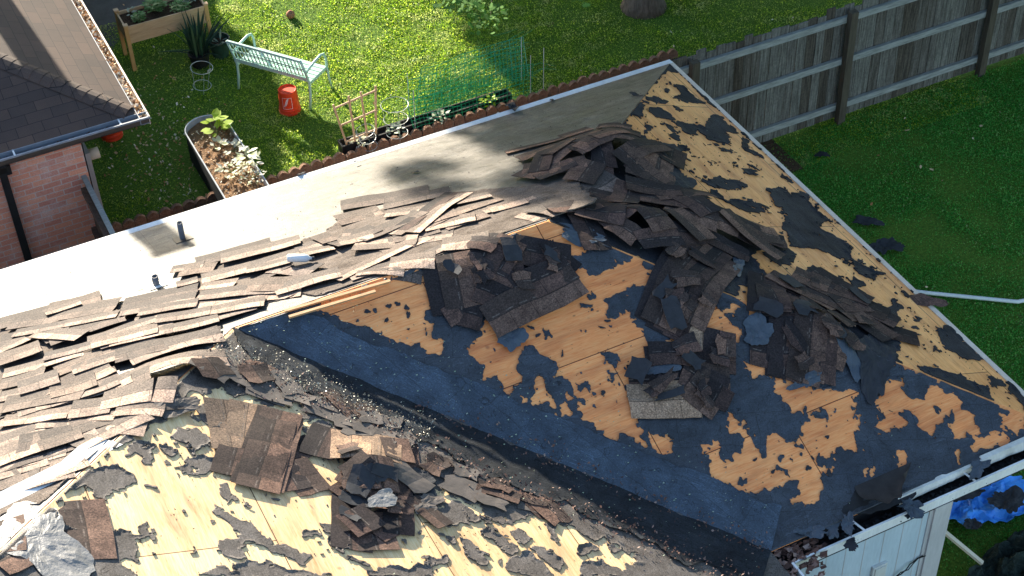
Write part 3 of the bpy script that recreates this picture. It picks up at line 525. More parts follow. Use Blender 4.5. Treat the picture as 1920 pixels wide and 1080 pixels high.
lt.box((XQ-.02, -W+.012, H-.24), (.01, -W+.03, H-.035)); lt.box((XQ-.03, -12, H-.24), (XQ-.012, -W, H-.03)); lt.box((XQ+.0, -W-.155, H-.18), (.02, -W+.012, H-.168)); lt.box((XQ+.12, -W-.145, H-.166), (.02, -W-.01, H-.15)); lt.box((XQ+.002, -12, H-.14), (XQ+.11, -W+.0, H-.10)); lt.obj('gutter_debris', m_black, house)
gm = MB(); gm.bar((XQ+.12, -W-.155, H-.045), (XQ+.12, -12, H-.045), .02, .022); gm.bar((XQ+.115, -W-.155, H-.11), (XQ+.115, -12, H-.11), .006, .12); gm.bar((XQ+.06, -W-.1, H-.17), (XQ+.06, -12, H-.17), .10, .006); gm.obj('gutter', m_white, house)['label'] = 'white gutter along the wing eave'
# siding panel in the inner corner, trim post, small outlet box
sd = MB(); y0 = -W-.13; sd.box((XQ+.135, y0, 0), (-1.47, y0+.03, H-.19))
sid = sd.obj('siding_panel', m_siding, house); gv_ = MB()
x = XQ+.30
while x < -1.5: gv_.box((x-.004, y0-.0025, 0), (x+.004, y0+.004, H-.19)); x += .203
gv_.obj('groove', m_postgrey, sid)
gm = MB(); gm.box((-1.47, y0-.012, 0), (-1.43, y0+.04, H-.18)); gm.box((-1.43, y0-.03, 0), (-1.24, y0+.05, H-.175)); gm.obj('trim_post', m_postgrey, house)['label'] = 'grey white corner board beside the siding panel'
bx = MB(); bx.box((-2.02, y0-.03, 1.68), (-1.87, y0-.003, 1.90)); bx.box((-2.0, y0-.04, 1.70), (-1.89, y0-.0305, 1.88)); bx.obj('outlet_box', m_oldwhite, house)
cb = MB(); cb.tube([(-1.75+.05*i, y0-.03-.02*math.sin(i), 1.62+.035*i*(1 if i < 4 else .6)) for i in range(7)], .006, 5); cb.tube([(-1.8+.06*i, y0-.03-.015*math.cos(i*2), 1.58+.03*i) for i in range(7)], .005, 5); cb.obj('cable', m_black, house)
wl = MB(); wl.box((-10, -6.2, 0), (-2.2, -.42, H-.16)); wl.box((-16.9, -11.6, 0), (-3.5, -.42, H-.16)); wl.obj('wall', m_brick, house, uv=True)
# soffit board just under the deck edge
sf = MB(); sf.box((-2.2, -6.6, H-.16), (-.05, -.05, H-.14)); sf.box((-17, -.42, H-.16), (-2.2, -.03, H-.14)); sf.obj('soffit', m_oldwhite, house)
# vent pipes
for (bxp, r, hh, lab) in (((343, 449), .030, .24, 'tall dark vent pipe in the shaded patch'), ((294, 536), .032, .14, 'short vent pipe above the shingle pile')):
    P = un(*bxp, 'back'); vm = MB(); vm.lathe((P[0], P[1], P[2]-.02), [(r, 0), (r, hh), (r-.008, hh), (r-.008, hh-.06)], 14)
    vo = vm.obj('vent_pipe', m_pipe, house, smooth=True); vo['label'] = lab
    fl = MB(); nn = np.array(PL['back'][0], float); nn /= np.linalg.norm(nn); fl.obb(P+nn*.012, (.09, 0, 0), np.cross(nn, (1, 0, 0))*.10, nn*.002); mesh('flashing', fl.V, fl.F, m_white if hh < .2 else m_gutter, vo, world=True)
# ridge boards left bare between piles
rb = MB()
for k, (a, b, off) in enumerate((((532, 581), (730, 524), .02), ((538, 588), (700, 540), .05))):
    A = un(*a, H+PT*W/2+.015); B = un(*b, H+PT*W/2+.015); rb.bar(A+np.array((0, -off, .0)), B+np.array((0, -off, 0)), .03, .018)
rb.obj('ridge_board', m_batten, house)

# ================================================================ shingles
MOUNDS = [  # pixel centre, height, radius
 (930, 540, .07, .45), (1180, 300, .20, .55), (1060, 300, .10, .5), (1330, 420, .18, .5), (1190, 430, .14, .35), (1290, 550, .07, .35), (1500, 600, .10, .4), (1560, 640, .08, .3), (1270, 710, .06, .3), (700, 880, .12, .3), (500, 840, .03, .3), (330, 700, .10, .5), (600, 500, .05, .6), (200, 650, .05, .8), (60, 800, .05, .6), (850, 400, .04, .5), (1250, 450, .12, .4)]
MP = [(*plane_at(x, y)[:2], h, r) for x, y, h, r in MOUNDS]
def mound(x, y):
    s = 0
    for a, b, h, r in MP:
        d = ((x-a)**2+(y-b)**2)/(r*r)
        if d < 6: s += h*math.exp(-d*1.5)
    return s
def surf(x, y): return zroof(x, y)+mound(x, y)
SHN = 0
def shingle(C, D, L, w, lift, tilt, mat, label, group, curl=0., flip=False, name='shingle', cat='shingle', twist=0., jag=0., bendf=None, thick=.0045, nosurf=1.0):
    """C plan centre, D plan direction of the long axis (unit), laid over the roof and the heap under it."""
    global SHN; SHN += 1
    D = np.array(D, float); D /= np.linalg.norm(D); Nn = np.array((-D[1], D[0]))
    nx, ny = max(3, int(L/.085)), 3
    e = .03; gx = (zroof(C[0]+e, C[1])-zroof(C[0]-e, C[1]))/(2*e); gy = (zroof(C[0], C[1]+e)-zroof(C[0], C[1]-e))/(2*e)
    sL = 1/math.sqrt(1+(gx*D[0]+gy*D[1])**2); sW = 1/math.sqrt(1+(gx*Nn[0]+gy*Nn[1])**2)
    cx, cy = C; z0 = surf(cx, cy)
    top = []; uv = []; r = random.Random(SHN*7+3); ph = r.uniform(0, 6); bxy = r.uniform(-.018, .018)*(L/.8); jag = jag or .005; wob = r.uniform(.001, .005)
    for j in range(ny+1):
        for i in range(nx+1):
            s = (i/nx-.5)*L; t = (j/ny-.5)*w
            if jag and (i in (0, nx)): s += r.uniform(-jag, jag)
            if jag and (j in (0, ny)): t += r.uniform(-jag, jag)*.6
            t += bxy*((s/L*2)**2-.5)
            x = cx+D[0]*s*sL+Nn[0]*t*sW; y = cy+D[1]*s*sL+Nn[1]*t*sW
            z = surf(x, y)
            z += lift+tilt*t/w*1.0+curl*(abs(s)/L*2)**2*(1+.4*math.sin(ph))+twist*s*t/(L*w)*2+wob*math.sin(s*(6+ph)+ph)+wob*.5*math.sin(s*15+t*9+ph)
            top.append((x, y, z)); uv.append((s+.5, (j/ny if not flip else 1-j/ny)))
    n = len(top); V = top+[(x, y, z-thick) for x, y, z in top]; F = []
    q = lambda i, j: j*(nx+1)+i
    for j in range(ny):
        for i in range(nx): F += [(q(i, j), q(i+1, j), q(i+1, j+1), q(i, j+1)), (n+q(i, j+1), n+q(i+1, j+1), n+q(i+1, j), n+q(i, j))]
    for i in range(nx): F += [(q(i+1, 0), q(i, 0), n+q(i, 0), n+q(i+1, 0)), (q(i, ny), q(i+1, ny), n+q(i+1, ny), n+q(i, ny))]
    for j in range(ny): F += [(q(0, j), q(0, j+1), n+q(0, j+1), n+q(0, j)), (q(nx, j+1), q(nx, j), n+q(nx, j), n+q(nx, j+1))]
    V = [(x-cx, y-cy, z-z0) for x, y, z in V]
    me = bpy.data.meshes.new(name); me.from_pydata([tuple(map(float, v)) for v in V], [], F); me.materials.append(mat)
    l = me.uv_layers.new(name='UVMap'); uv2 = uv+uv
    vi = np.empty(len(me.loops), dtype=np.int32); me.loops.foreach_get('vertex_index', vi); l.data.foreach_set('uv', np.array(uv2, np.float32)[vi].ravel())
    o = bpy.data.objects.new(name, me); COL.objects.link(o); o.location = (cx, cy, z0)
    return tag(o, label, cat, group)

RIDGE = ('brown shingle strip in the long heap along the ridge', 'shingles heaped along the ridge')
CNT = [0]
def zone(lg, x, y, L, mat):
    if lg[1] not in (RIDGE[1], 'shingles heaped on the left end of the ridge'): return lg
    kind = ('long ' if L > 95 else 'short ' if L < 50 else '')+('dark brown' if mat is not m_sh[0] else 'pale brown')
    if lg[1] == RIDGE[1]:
        w = ('at the upper left edge of the ridge heap' if x < 110 and y < 650 else 'at the left edge of the ridge heap, lower down' if x < 110 else 'in the ridge heap left of the bright flashing' if x < 235 else 'in the ridge heap below the short vent pipe' if x < 350 else 'in the ridge heap just above the head of the valley' if x < 470 else 'in the ridge heap around the white bottle' if x < 610 else 'in the ridge heap above the ridge boards' if x < 740 else 'above the fanned shingles' if x < 880 else 'left of the long curved shingle')
    else:
        w = ('at the left edge of the heap above the foil sheet' if x < 90 else 'in the left heap above the bare yellow plywood' if x < 190 else 'at the torn right end of the left heap')
    return (kind+' shingle strip '+w, lg[1])
def lay(p, q, w, mode, lev, mat, lg, tilt=None, curl=None, flip=False, **k):
    """p,q pixels. mode L: p-q is the strip's lower long edge; C: its centre line."""
    A = plane_at(*p); B = plane_at(*q); D = B[:2]-A[:2]
    L3 = np.linalg.norm(B-A); C = (A+B)/2; Dn = D/np.linalg.norm(D); Nn = np.array((-Dn[1], Dn[0]))
    if mode == 'L':
        # side of the strip away from the camera
        if Nn@np.array((0, 1.)) < 0: pass
        s = 1 if Nn[1] > 0 else -1; C2 = C[:2]+Nn*s*w/2*.93; fl = (s < 0)
    else: C2 = C[:2]; fl = Nn[1] < 0
    CNT[0] += 1
    lg = zone(lg, (p[0]+q[0])/2, (p[1]+q[1])/2, math.hypot(p[0]-q[0], p[1]-q[1]), mat)
    if tilt is None: tilt = random.uniform(.001, .007)
    t = -tilt if not fl else tilt        # camera-side edge up
    if curl is None: curl = random.uniform(-.003, .008)
    return shingle(C2, Dn, L3, w, .010+lev*.0030, t, mat, *lg, curl=curl, flip=(fl != flip), **k)
b, dk, tn = m_sh
seq = [  # ridge pile, left: crop c4 (0,360)x3
 (0,790,575,635,.33,'d'), (500,700,640,680,.3,'b'), (690,690,1110,600,.33,'d'), (40,800,640,700,.33,'d'), (680,740,1100,650,.30,'b'), (70,845,660,745,.2,'b'), (270,725,470,660,.18,'b'), (170,850,430,880,.22,'b'), (780,740,1110,675,.22,'b'), (1090,685,1690,595,.28,'b'), (0,900,400,800,.33,'d'), (300,900,720,760,.33,'d'), (0,935,180,855,.22,'b'), (250,992,520,930,.2,'b'), (0,1010,250,930,.33,'d'), (630,920,1240,760,.22,'b'), (880,785,1490,660,.22,'b'), (520,935,900,835,.25,'b'), (760,770,900,740,.15,'b'), (20,1075,480,960,.22,'b'), (419,1057,800,940,.2,'b'), (1140,540,1700,400,.30,'b'), (1120,580,1320,555,.2,'b'), (1000,560,1120,530,.17,'b'), (1300,600,1690,570,.30,'d'), (1100,640,1560,590,.25,'b'), (1390,490,1640,440,.2,'b'), (1440,540,1660,440,.15,'d'), (1700,365,1880,300,.22,'b'), (1700,395,1890,345,.2,'b'), (1110,440,1540,330,.30,'d'), (1000,500,1200,470,.3,'d'), (960,480,1140,450,.2,'b'), (1250,430,1700,320,.3,'b'), (1820,320,1920,280,.3,'d'), (1560,600,1930,500,.25,'b'), (1500,480,1720,500,.3,'b')]
cc4 = lambda x, y: (x/3, 360+y/3)
lev = 0
for (x1, y1, x2, y2, w, t) in seq:
    L = math.hypot(x2-x1, y2-y1)/3; n = max(1, round(L/125))
    for k in range(n):
        a = (x1+(x2-x1)*k/n-3*(k > 0), y1+(y2-y1)*k/n); c = (x1+(x2-x1)*(k+1)/n+3*(k < n-1), y1+(y2-y1)*(k+1)/n)
        lay(cc4(*a), cc4(*c), w, 'L', lev % 9+k*.3, m_sh4 if t == 'd' else b, RIDGE)
    lev += 1
seq5 = [(0,200,240,130,.33,'d'), (0,120,500,20,.33,'d'), (240,110,620,30,.33,'d'), (0,272,380,222,.22,'b'), (240,162,480,132,.22,'b'), (0,330,190,282,.28,'b'), (477,242,760,182,.22,'b'), (660,103,850,52,.2,'b'), (759,152,1100,42,.2,'b'), (190,330,620,272,.28,'b'), (300,300,560,240,.3,'d'), (60,512,350,425,.2,'b'), (340,440,630,322,.18,'b'), (0,522,410,315,.17,'b'), (265,455,530,455,.30,'b'), (560,352,830,352,.33,'b'), (80,492,350,490,.12,'b'), (250,490,450,522,.2,'d'), (600,230,840,150,.3,'d'), (850,130,1060,70,.3,'b'), (970,150,1130,190,.25,'b')]
cc5 = lambda x, y: (640+x/3, 360+y/3)
for (x1, y1, x2, y2, w, t) in seq5:
    lay(cc5(x1, y1), cc5(x2, y2), w, 'L', lev % 9, m_sh4 if t == 'd' else b, RIDGE); lev += 1
lay(cc5(400,250), cc5(700,30), .18, 'C', 10, b, RIDGE, tilt=.01); lay(cc5(330,230), cc5(640,20), .22, 'C', 8, dk, RIDGE)
lay(cc5(1190,165), cc5(1620,5), .34, 'L', 9, b, ('long curved shingle draped over the ridge above the bare plywood', None), tilt=.03, curl=.03)
seq1 = [(0,200,460,120,.33,'d'), (0,285,380,232,.22,'b'), (300,120,560,40,.33,'d'), (390,235,620,190,.33,'b'), (570,178,855,118,.33,'b'), (600,90,860,20,.3,'d'), (210,290,550,235,.22,'b'), (400,235,640,225,.2,'b'), (0,400,270,310,.25,'b'), (390,362,560,300,.33,'b'), (480,395,870,215,.25,'b'), (100,420,400,350,.3,'d'), (0,490,260,400,.33,'b'), (240,410,480,330,.2,'d'), (130,560,460,440,.33,'d'), (0,560,280,470,.25,'b'), (0,650,220,590,.33,'b'), (210,600,520,470,.2,'b'), (0,620,150,560,.33,'d'), (20,660,430,525,.17,'b'), (640,208,920,208,.2,'b'), (860,118,980,138,.33,'b'), (120,100,350,30,.3,'b'), (0,60,250,0,.3,'d'), (0,130,180,90,.22,'b')]
cd1 = lambda x, y: (x/3, 720+y/3)
for (x1, y1, x2, y2, w, t) in seq1:
    lay(cd1(x1, y1), cd1(x2, y2), w, 'L', lev % 9+2, m_sh4 if t == 'd' else b, ('sunlit shingle strip in the heap on the left end of the ridge', 'shingles heaped on the left end of the ridge'), tilt=random.uniform(.002, .012)); lev += 1
# heap at the top of the front slope
b_light = b; b = mk_shingle('worn_brown_shingle', (.075, .047, .037), (.165, .108, .084), (.052, .038, .033))
def stack(lst, cv, mode, lg, base=0, d='d'):
    for k, it in enumerate(lst):
        x1, y1, x2, y2, w = it[:5]; m = {'d': dk, 'b': b, 't': tn}[it[5] if len(it) > 5 else d]
        lgk = lg if not (lg[1] and len(lst) > 3 and k in (0, len(lst)-1)) else (('lowest' if k == 0 else 'topmost')+' '+lg[0], lg[1])
        lay(cv(x1, y1), cv(x2, y2), w, mode, base+k*1.15, m, lgk, tilt=random.uniform(-.006, .012), flip=(len(it) > 6))
stack([(700,300,730,560,.34), (900,380,960,600,.34), (1130,330,1310,470,.25), (980,340,1290,400,.33), (550,400,620,705,.34), (700,740,640,640,.3), (640,690,800,740,.25), (625,360,690,680,.32,'b'), (885,245,745,560,.32), (1000,310,900,490,.17), (780,470,980,560,.2), (760,590,990,690,.25), (980,600,1290,440,.3), (830,770,1340,520,.33,'b')], cc5, 'C', ('dark shingle in the fanned heap below the ridge boards', 'shingles fanned out on the middle of the front slope'))
cz5 = lambda x, y: (1160+x/3.177, 440+y/3.177)
stack([(520,60,200,560,.34), (560,90,250,600,.34), (470,50,190,540,.34), (600,140,290,590,.34), (510,90,230,560,.34,'b'), (640,190,420,560,.3,'b'), (440,30,300,140,.3), (620,130,330,560,.2)], cz5, 'C', ('dark shingle in the long slanting stack near the peak', 'shingles in the long slanting stack'))
lay(cz5(1000,330), cz5(980,880), .34, 'C', 1, dk, ('long dark shingle lying under the upright stack near the hip', None))
stack([(780,700,1010,740,.3), (1060,370,990,880,.34), (930,330,960,520,.3), (1250,420,1240,800,.22,'b'), (1340,600,1270,820,.2,'b'), (1210,560,1190,900,.3), (1180,370,1090,900,.32,'b'), (1170,380,1120,880,.3,'b'), (860,260,850,500,.3), (900,330,930,500,.3,'b'), (900,320,960,500,.25), (1160,240,1440,400,.3), (1040,250,1250,340,.3,'b'), (1300,330,1500,430,.25), (1320,500,1440,480,.3,'b'), (1290,440,1460,430,.3)], cz5, 'C', ('dark shingle in the upright stack right of centre, near the hip', 'shingles in the upright stack near the hip'))
stack([(160,770,640,790,.34), (60,890,400,900,.34), (500,580,500,700,.3,'t'), (600,590,600,830,.3,'d'), (60,1010,480,1010,.33,'t'), (440,870,660,900,.3,'b'), (380,840,640,960,.3), (420,920,600,1060,.3,'b'), (620,920,560,1040,.25), (180,740,420,750,.25)], cz5, 'C', ('shingle in the small square pile low on the front slope', 'shingles in the small square pile'))
lay(z3(830,150)[0], z3(320,380)[0], .17, 'C', 3, b, ('brown shingle strip in the arched heap at the far ridge corner', 'shingles in the arched heap at the far corner'))
stack([(50,350,580,225,.15,'b'), (580,215,840,130,.2,'b'), (850,130,1160,148,.2,'b'), (200,440,480,350,.25,'b'), (300,405,920,190,.2,'b'), (500,380,900,260,.3,'d'), (180,560,520,520,.3,'b'), (440,560,780,500,.22,'b'), (350,590,780,495,.17,'b'), (760,300,1060,300,.3,'d'), (1000,300,1320,440,.3,'d'), (500,420,880,310,.2,'b'), (880,340,1330,435,.17,'b'), (900,250,1250,330,.3,'d'), (640,400,780,420,.25,'b')], lambda x, y: (940+x/4.8, 220+y/4.8), 'L', ('brown shingle strip in the arched heap at the far ridge corner', 'shingles in the arched heap at the far corner'), 2)
# stacks on the wing
stack([(1260,110,1310,380,.32,'t'), (1400,110,1370,380,.3,'t'), (1340,380,1290,520,.3,'b'), (1600,180,1480,600,.34,'b'), (1570,170,1420,590,.34,'b'), (1590,165,1450,610,.34,'b'), (1575,165,1435,600,.34,'b')], cd1, 'C', ('sunlit brown shingle in the tilted stack on the yellow plywood', 'shingles in the tilted stack on the wing'))
stack([(1640,320,1760,420,.3,'b'), (1640,450,1780,620,.3,'b'), (1600,480,1680,600,.25,'d'), (1860,260,1780,420,.3,'d')], cd1, 'C', ('shingle fragment lying between the two piles on the wing', 'shingle pieces between the two wing piles'))
cd2 = lambda x, y: (640+x/3, 720+y/3)
stack([(330,330,360,600,.3,'d'), (60,640,60,940,.32,'d'), (140,740,220,950,.34,'b'), (170,740,330,860,.33,'d'), (0,560,140,650,.33,'b'), (310,560,330,860,.25,'d'), (400,660,590,820,.17,'b'), (60,290,60,470,.34,'t'), (230,310,230,480,.34,'t'), (300,330,340,470,.25,'b'), (20,520,170,600,.3,'b'), (100,600,260,660,.3,'b'), (60,580,200,520,.3,'b'), (210,480,250,640,.25,'b'), (50,740,180,850,.3,'d')], cd2, 'C', ('shingle in the tallest pile on the wing slope', 'shingles in the tallest pile on the wing'))
stack([(455,665,520,1000,.36,'b'), (20,780,20,950,.3,'b'), (-20,1020,130,950,.3,'b')], cd1, 'C', ('large worn shingle lying at the bottom left of the wing', 'shingles at the lower left of the wing'), 1)

# random fill where the heaps are a jumble
def inpoly(P, poly): return sdf(np.array([P], float), poly)[0] > 0
def fill(poly, n, ang, spread, Lr, wr, lg, lev0, levr, mats, jag=0., name='shingle', tilt=(0, .014)):
    A = np.array(poly); lo, hi = A.min(0), A.max(0); k = 0
    while k < n:
        P = (random.uniform(lo[0], hi[0]), random.uniform(lo[1], hi[1]))
        if not inpoly(P, poly): continue
        a = math.radians(ang+random.gauss(0, spread)); Q = plane_at(*P); D = (math.cos(a), math.sin(a))
        tl = random.uniform(*tilt)
        shingle(Q[:2], D, random.uniform(*Lr), random.uniform(*wr), .012+lev0*.005+levr*.005*random.random(), -tl, random.choice(mats), *lg, curl=random.uniform(-.006, .014), twist=random.uniform(-.008, .008), jag=jag, flip=random.random() < .2, name=name); k += 1
fill(px(1070,390, 1150,370, 1250,380, 1330,430, 1390,480, 1370,500, 1290,470, 1240,480, 1150,470, 1080,420), 26, -35, 35, (.25, .6), (.17, .32), ('broken dark shingle in the jumbled heap at the peak where hip and ridge meet', 'shingle pieces jumbled at the peak'), 2, 14, [dk, dk, b], .012)
fill(px(1170,330, 1260,340, 1330,400, 1420,450, 1400,480, 1300,430, 1230,390), 16, -40, 30, (.3, .7), (.2, .33), ('broken dark shingle in the jumbled heap at the peak where hip and ridge meet', 'shingle pieces jumbled at the peak'), 3, 14, [dk, b], .01)
fill(px(1050,275, 1170,250, 1260,300, 1280,340, 1200,345, 1100,340, 1000,330), 14, 10, 30, (.3, .7), (.17, .33), ('brown shingle strip in the arched heap at the far ridge corner', 'shingles in the arched heap at the far corner'), 2, 12, [dk, b, b], .01)
fill(px(1420,520, 1500,520, 1600,560, 1680,620, 1690,680, 1640,640, 1560,580, 1480,560, 1400,560), 12, -45, 15, (.35, .8), (.2, .33), ('dark shingle slumped along the near hip beside the yellow plywood', 'shingles slumped along the near hip'), 1, 8, [dk, dk, b], .008)
fill(px(460,690, 560,730, 640,760, 740,800, 760,860, 900,890, 1000,930, 1060,960, 980,960, 900,940, 840,910, 770,910, 740,860, 640,800, 560,750, 480,735, 400,710, 400,690), 36, -50, 25, (.18, .42), (.12, .28), ('torn weathered shingle piece strewn along the valley edge of the wing', 'torn pieces strewn along the valley edge'), 0, 5, [m_scrap_w, m_scrap_w, b], .03, 'shingle_fragment', (0, .012))
for q_, n_, l_ in ((px(820,470, 1000,450, 1080,520, 1000,590, 860,600), 10, ('torn bit of shingle on the fanned heap', 'torn bits on the fanned heap')), (px(1240,470, 1390,450, 1330,600, 1210,610), 9, ('torn bit of shingle on the long slanting stack', 'torn bits on the slanting stack')), (px(1400,520, 1620,560, 1620,700, 1480,720, 1400,650), 14, ('torn bit of shingle on the upright stack near the hip', 'torn bits on the upright stack')), (px(1190,640, 1380,650, 1360,770, 1200,780), 10, ('torn bit of shingle on the small square pile', 'torn bits on the square pile')), (px(640,850, 780,850, 780,1000, 650,1010), 12, ('torn bit of shingle on the tallest pile of the wing', 'torn bits on the tallest wing pile'))):
    fill(q_, n_, -40, 50, (.10, .28), (.08, .2), l_, 8, 6, [dk, b, b, m_scrap], .03, 'shingle_fragment', (0, .01))
fill(px(0,650, 230,600, 430,590, 400,640, 330,700, 180,830, 0,900), 26, 0, 9, (.5, .95), (.2, .33), RIDGE, -1, 3, [m_sh4, b_light, b_light], 0, tilt=(.004, .02))
fill(px(640,450, 900,380, 960,400, 900,440, 800,480, 600,520), 8, 2, 14, (.4, .9), (.2, .33), RIDGE, 0, 4, [m_sh4, b_light], 0, tilt=(.004, .02))

# ================================================================ loose felt pieces, foil, bottle and small things on the roof
def ragged(n, rx, ry, seed, jag=.25):
    r = random.Random(seed); ph = [r.uniform(0, 6.28) for _ in range(6)]; P = []
    for i in range(n):
        a = 2*math.pi*i/n; k = 1+.16*math.sin(2*a+ph[0])+.13*math.sin(3*a+ph[1])+.09*math.sin(5*a+ph[2])+jag*.35*math.sin(9*a+ph[3])*.5+r.uniform(-jag, jag)*.35
        P.append((math.cos(a)*rx*k, math.sin(a)*ry*k))
    return P
def sheet(name, centre, rx, ry, rot, mat, label, cat, group=None, crumple=.02, on='roof', seed=1, base=.012, n=40, rings=5, thick=.003, jag=.25, h=None):
    P = centre; zf = (lambda x, y: surf(x, y)) if on == 'roof' else (lambda x, y: (h or 0))
    ed = ragged(n, rx, ry, seed, jag); c, s = math.cos(rot), math.sin(rot); z0 = zf(P[0], P[1]); V = []
    for k in range(rings+1):
        t = k/rings
        for (ex, ey) in ed:
            x = (ex*c-ey*s)*t; y = (ex*s+ey*c)*t
            z = zf(P[0]+x, P[1]+y)-z0+base+crumple*(.6+float(fbm(np.array((P[0]+x)*9.), np.array((P[1]+y)*9.), 4, seed)))*(1 if k else .8)
            V.append((x, y, z))
    F = [(k*n+i, k*n+(i+1) % n, (k+1)*n+(i+1) % n, (k+1)*n+i) for k in range(rings) for i in range(n)]
    m = len(V); V += [(x, y, z-thick) for x, y, z in V]; F += [(m+d, m+c_, m+b_, m+a) for a, b_, c_, d in F]
    k = rings*n; F += [(k+i, m+k+i, m+k+(i+1) % n, k+(i+1) % n) for i in range(n)]
    o = mesh(name, V, F, mat, None, loc=(P[0], P[1], z0), uv=[(v[0], v[1]) for v in V]); return tag(o, label, cat, group)
FS = [((1420,625), .16, .13, .3, m_scrap_b, 'blue grey felt square lying over the shingles left of the upright stack'), ((1245,700), .14, .07, -.3, m_scrap_b, 'small blue felt flap on top of the square pile'), ((1640,680), .17, .34, -.5, m_scrap, 'wide dark felt sheet hanging below the upright stack'), ((1590,660), .1, .26, -.2, m_scrap_b, 'narrow blue felt sheet right of the upright stack'), ((1385,500), .06, .18, -.7, m_scrap_b, 'curled blue felt strip at the top of the slanting stack'), ((1520,715), .2, .06, .1, m_scrap_b, 'blue felt strip under the foot of the upright stack'),
      ((1090,440), .22, .12, -.6, m_scrap_b, 'flat blue felt piece just below the ridge peak'), ((1240,300), .25, .3, -.9, m_scrap, 'black felt sheet draped over the far hip'), ((1270,350), .14, .28, -.9, m_scrap, 'black felt fold lying along the far hip'), ((960,640), .14, .1, .2, m_scrap_b, 'blue felt piece under the fanned shingles'), ((330,770), .2, .1, .3, m_scrap_w, 'shaded felt piece tucked under the left heap'), ((790,910), .12, .16, .2, m_scrap, 'black felt piece painted as the cast shadow of the tallest pile'), ((800,950), .14, .1, .2, m_scrap_w, 'weathered felt flap right of the tallest pile'), ((1195,180), .04, .1, .3, m_scrap, 'black felt end at the top of the hip line')]  # black piece right of the tallest pile is its shadow as colour
for i, (p, rx, ry, ro, m, lab) in enumerate(FS): sheet('felt_scrap', plane_at(*p), rx, ry, ro, m, lab, 'felt scrap', crumple=.025, seed=20+i)
fill_lab = ('small torn felt scrap lying loose on the bare plywood', 'small felt scraps on the plywood')
RS = [px(360,750, 640,830, 640,1000, 300,1000, 200,900), px(700,960, 1080,980, 1000,1070, 700,1070), px(900,620, 1180,590, 1180,780, 1100,780), px(1400,860, 1580,800, 1560,900, 1450,900), px(1300,330, 1460,330, 1620,560, 1480,480), px(1620,560, 1800,720, 1760,720, 1600,600), px(640,560, 780,540, 800,640, 720,610)]
for i in range(70):
    q = random.choice(RS); A = np.array(q); lo, hi = A.min(0), A.max(0)
    for _ in range(50):
        P = (random.uniform(lo[0], hi[0]), random.uniform(lo[1], hi[1]))
        if inpoly(P, q): break
    wing = P[1] > 740+(P[0]-700)*.42 or P[0] < 650 and P[1] > 740
    sheet('felt_scrap', plane_at(*P), random.uniform(.012, .035), random.uniform(.008, .022), random.uniform(0, 3), m_scrap_w if wing else m_scrap, fill_lab[0], 'felt scrap', fill_lab[1], crumple=.012, seed=100+i, n=12, rings=2, base=.004, jag=.5)
sheet('foil_sheet', plane_at(75, 1010), .26, .42, .1, m_silver, 'crumpled pale silver sheet at the bottom left of the roof', 'foil sheet', crumple=.018, seed=5, n=60, rings=9, jag=.1)
sheet('foil_sheet', plane_at(720, 955), .15, .07, .3, m_silver, 'pale foil scrap on the tallest wing pile', 'foil sheet', crumple=.012, seed=6, base=.10, jag=.12)
# white hip flashing strip showing below the left heap
V = []; F = []
pts = [(-10, 958), (40, 935), (100, 905), (147, 880), (180, 850), (215, 830)]
for i, p in enumerate(pts):
    q = plane_at(*p); V += [(q[0]-.10, q[1]+.10, surf(q[0], q[1])+.035), (q[0]+.05, q[1]-.05, surf(q[0], q[1])+.02)]
    if i: k = 2*i; F.append((k-2, k-1, k+1, k))
mesh('hip_flashing', V, F, m_white, house)
P = plane_at(566, 503); bt = empty('plastic_bottle', (P[0], P[1], surf(P[0], P[1])+.07), 'white plastic bottle lying on the ridge heap', 'bottle', rz=-.5)
bm_ = MB(); bm_.tube([(-.12, 0, 0), (-.115, 0, 0), (.05, 0, 0), (.075, 0, 0), (.09, 0, 0), (.11, 0, 0)], [.03, .038, .038, .03, .014, .013], 12); bm_.obj('body', m_white, bt, True, world=False)
cm = MB(); cm.tube([(.111, 0, 0), (.13, 0, 0)], .017, 10); cm.obj('cap', m_tub_o, bt, world=False)
# shingle bits near the back eave
for i, (p, rx, lab) in enumerate((((565, 332), .05, 'small dark felt scrap on the back eave edge left of the trellis'), ((960, 208), .14, 'folded dark shingle piece lying over the back eave'), ((780, 325), .045, 'tiny dark scrap in the middle of the pale back slope'), ((668, 310), .03, 'thin dark sliver near the white eave'), ((1035, 190), .04, 'small dark scrap right of the folded piece'), ((265, 552), .03, 'tiny dark scrap left of the short vent pipe'))):
    sheet('felt_scrap', un(*p, 'back'), rx, rx*.5, .3+i, m_scrap, lab, 'felt scrap', crumple=.03 if i != 1 else .10, seed=50+i, n=16, rings=3, jag=.4)
# chips and grit on the valley strips
ch = MB()
for i in range(500):
    t = random.random(); sgn = random.choice((1, 1, -1)); x0 = XP+(XQ-XP)*t; y0 = -W/2-W/2*t; q = random.uniform(0, .65)*sgn
    x, y = x0+q/1.414, y0+q/1.414
    if y > -W/2: continue
    z = zroof(x, y, .001)+.026; s = random.choice((.004, .006, .006, .012)); a = random.uniform(0, 6)
    ch.add([(x+math.cos(a+k*2.1)*s, y+math.sin(a+k*2.1)*s*random.uniform(.4, 1), z+random.uniform(0, .008)) for k in range(3)], [(0, 1, 2)])
tag(ch.obj('pale_chips', m_palegreen), 'pale flecks of debris sprinkled along the valley', 'debris', kind='stuff')

def dl(n, t0, t1, q0, q1, mat, label, s0, s1):
    def f():
        t = random.uniform(t0, t1); q = random.gauss((q0+q1)/2, (q1-q0)/3); x0 = XP+(XQ-XP)*t; y0 = -W/2-W/2*t; x, y = x0+q/1.414, y0+q/1.414
        return x, y, zroof(x, y, .001)+.035+random.uniform(0, .008)
    litter('roof_debris', n, f, mat, label, s0, s1)
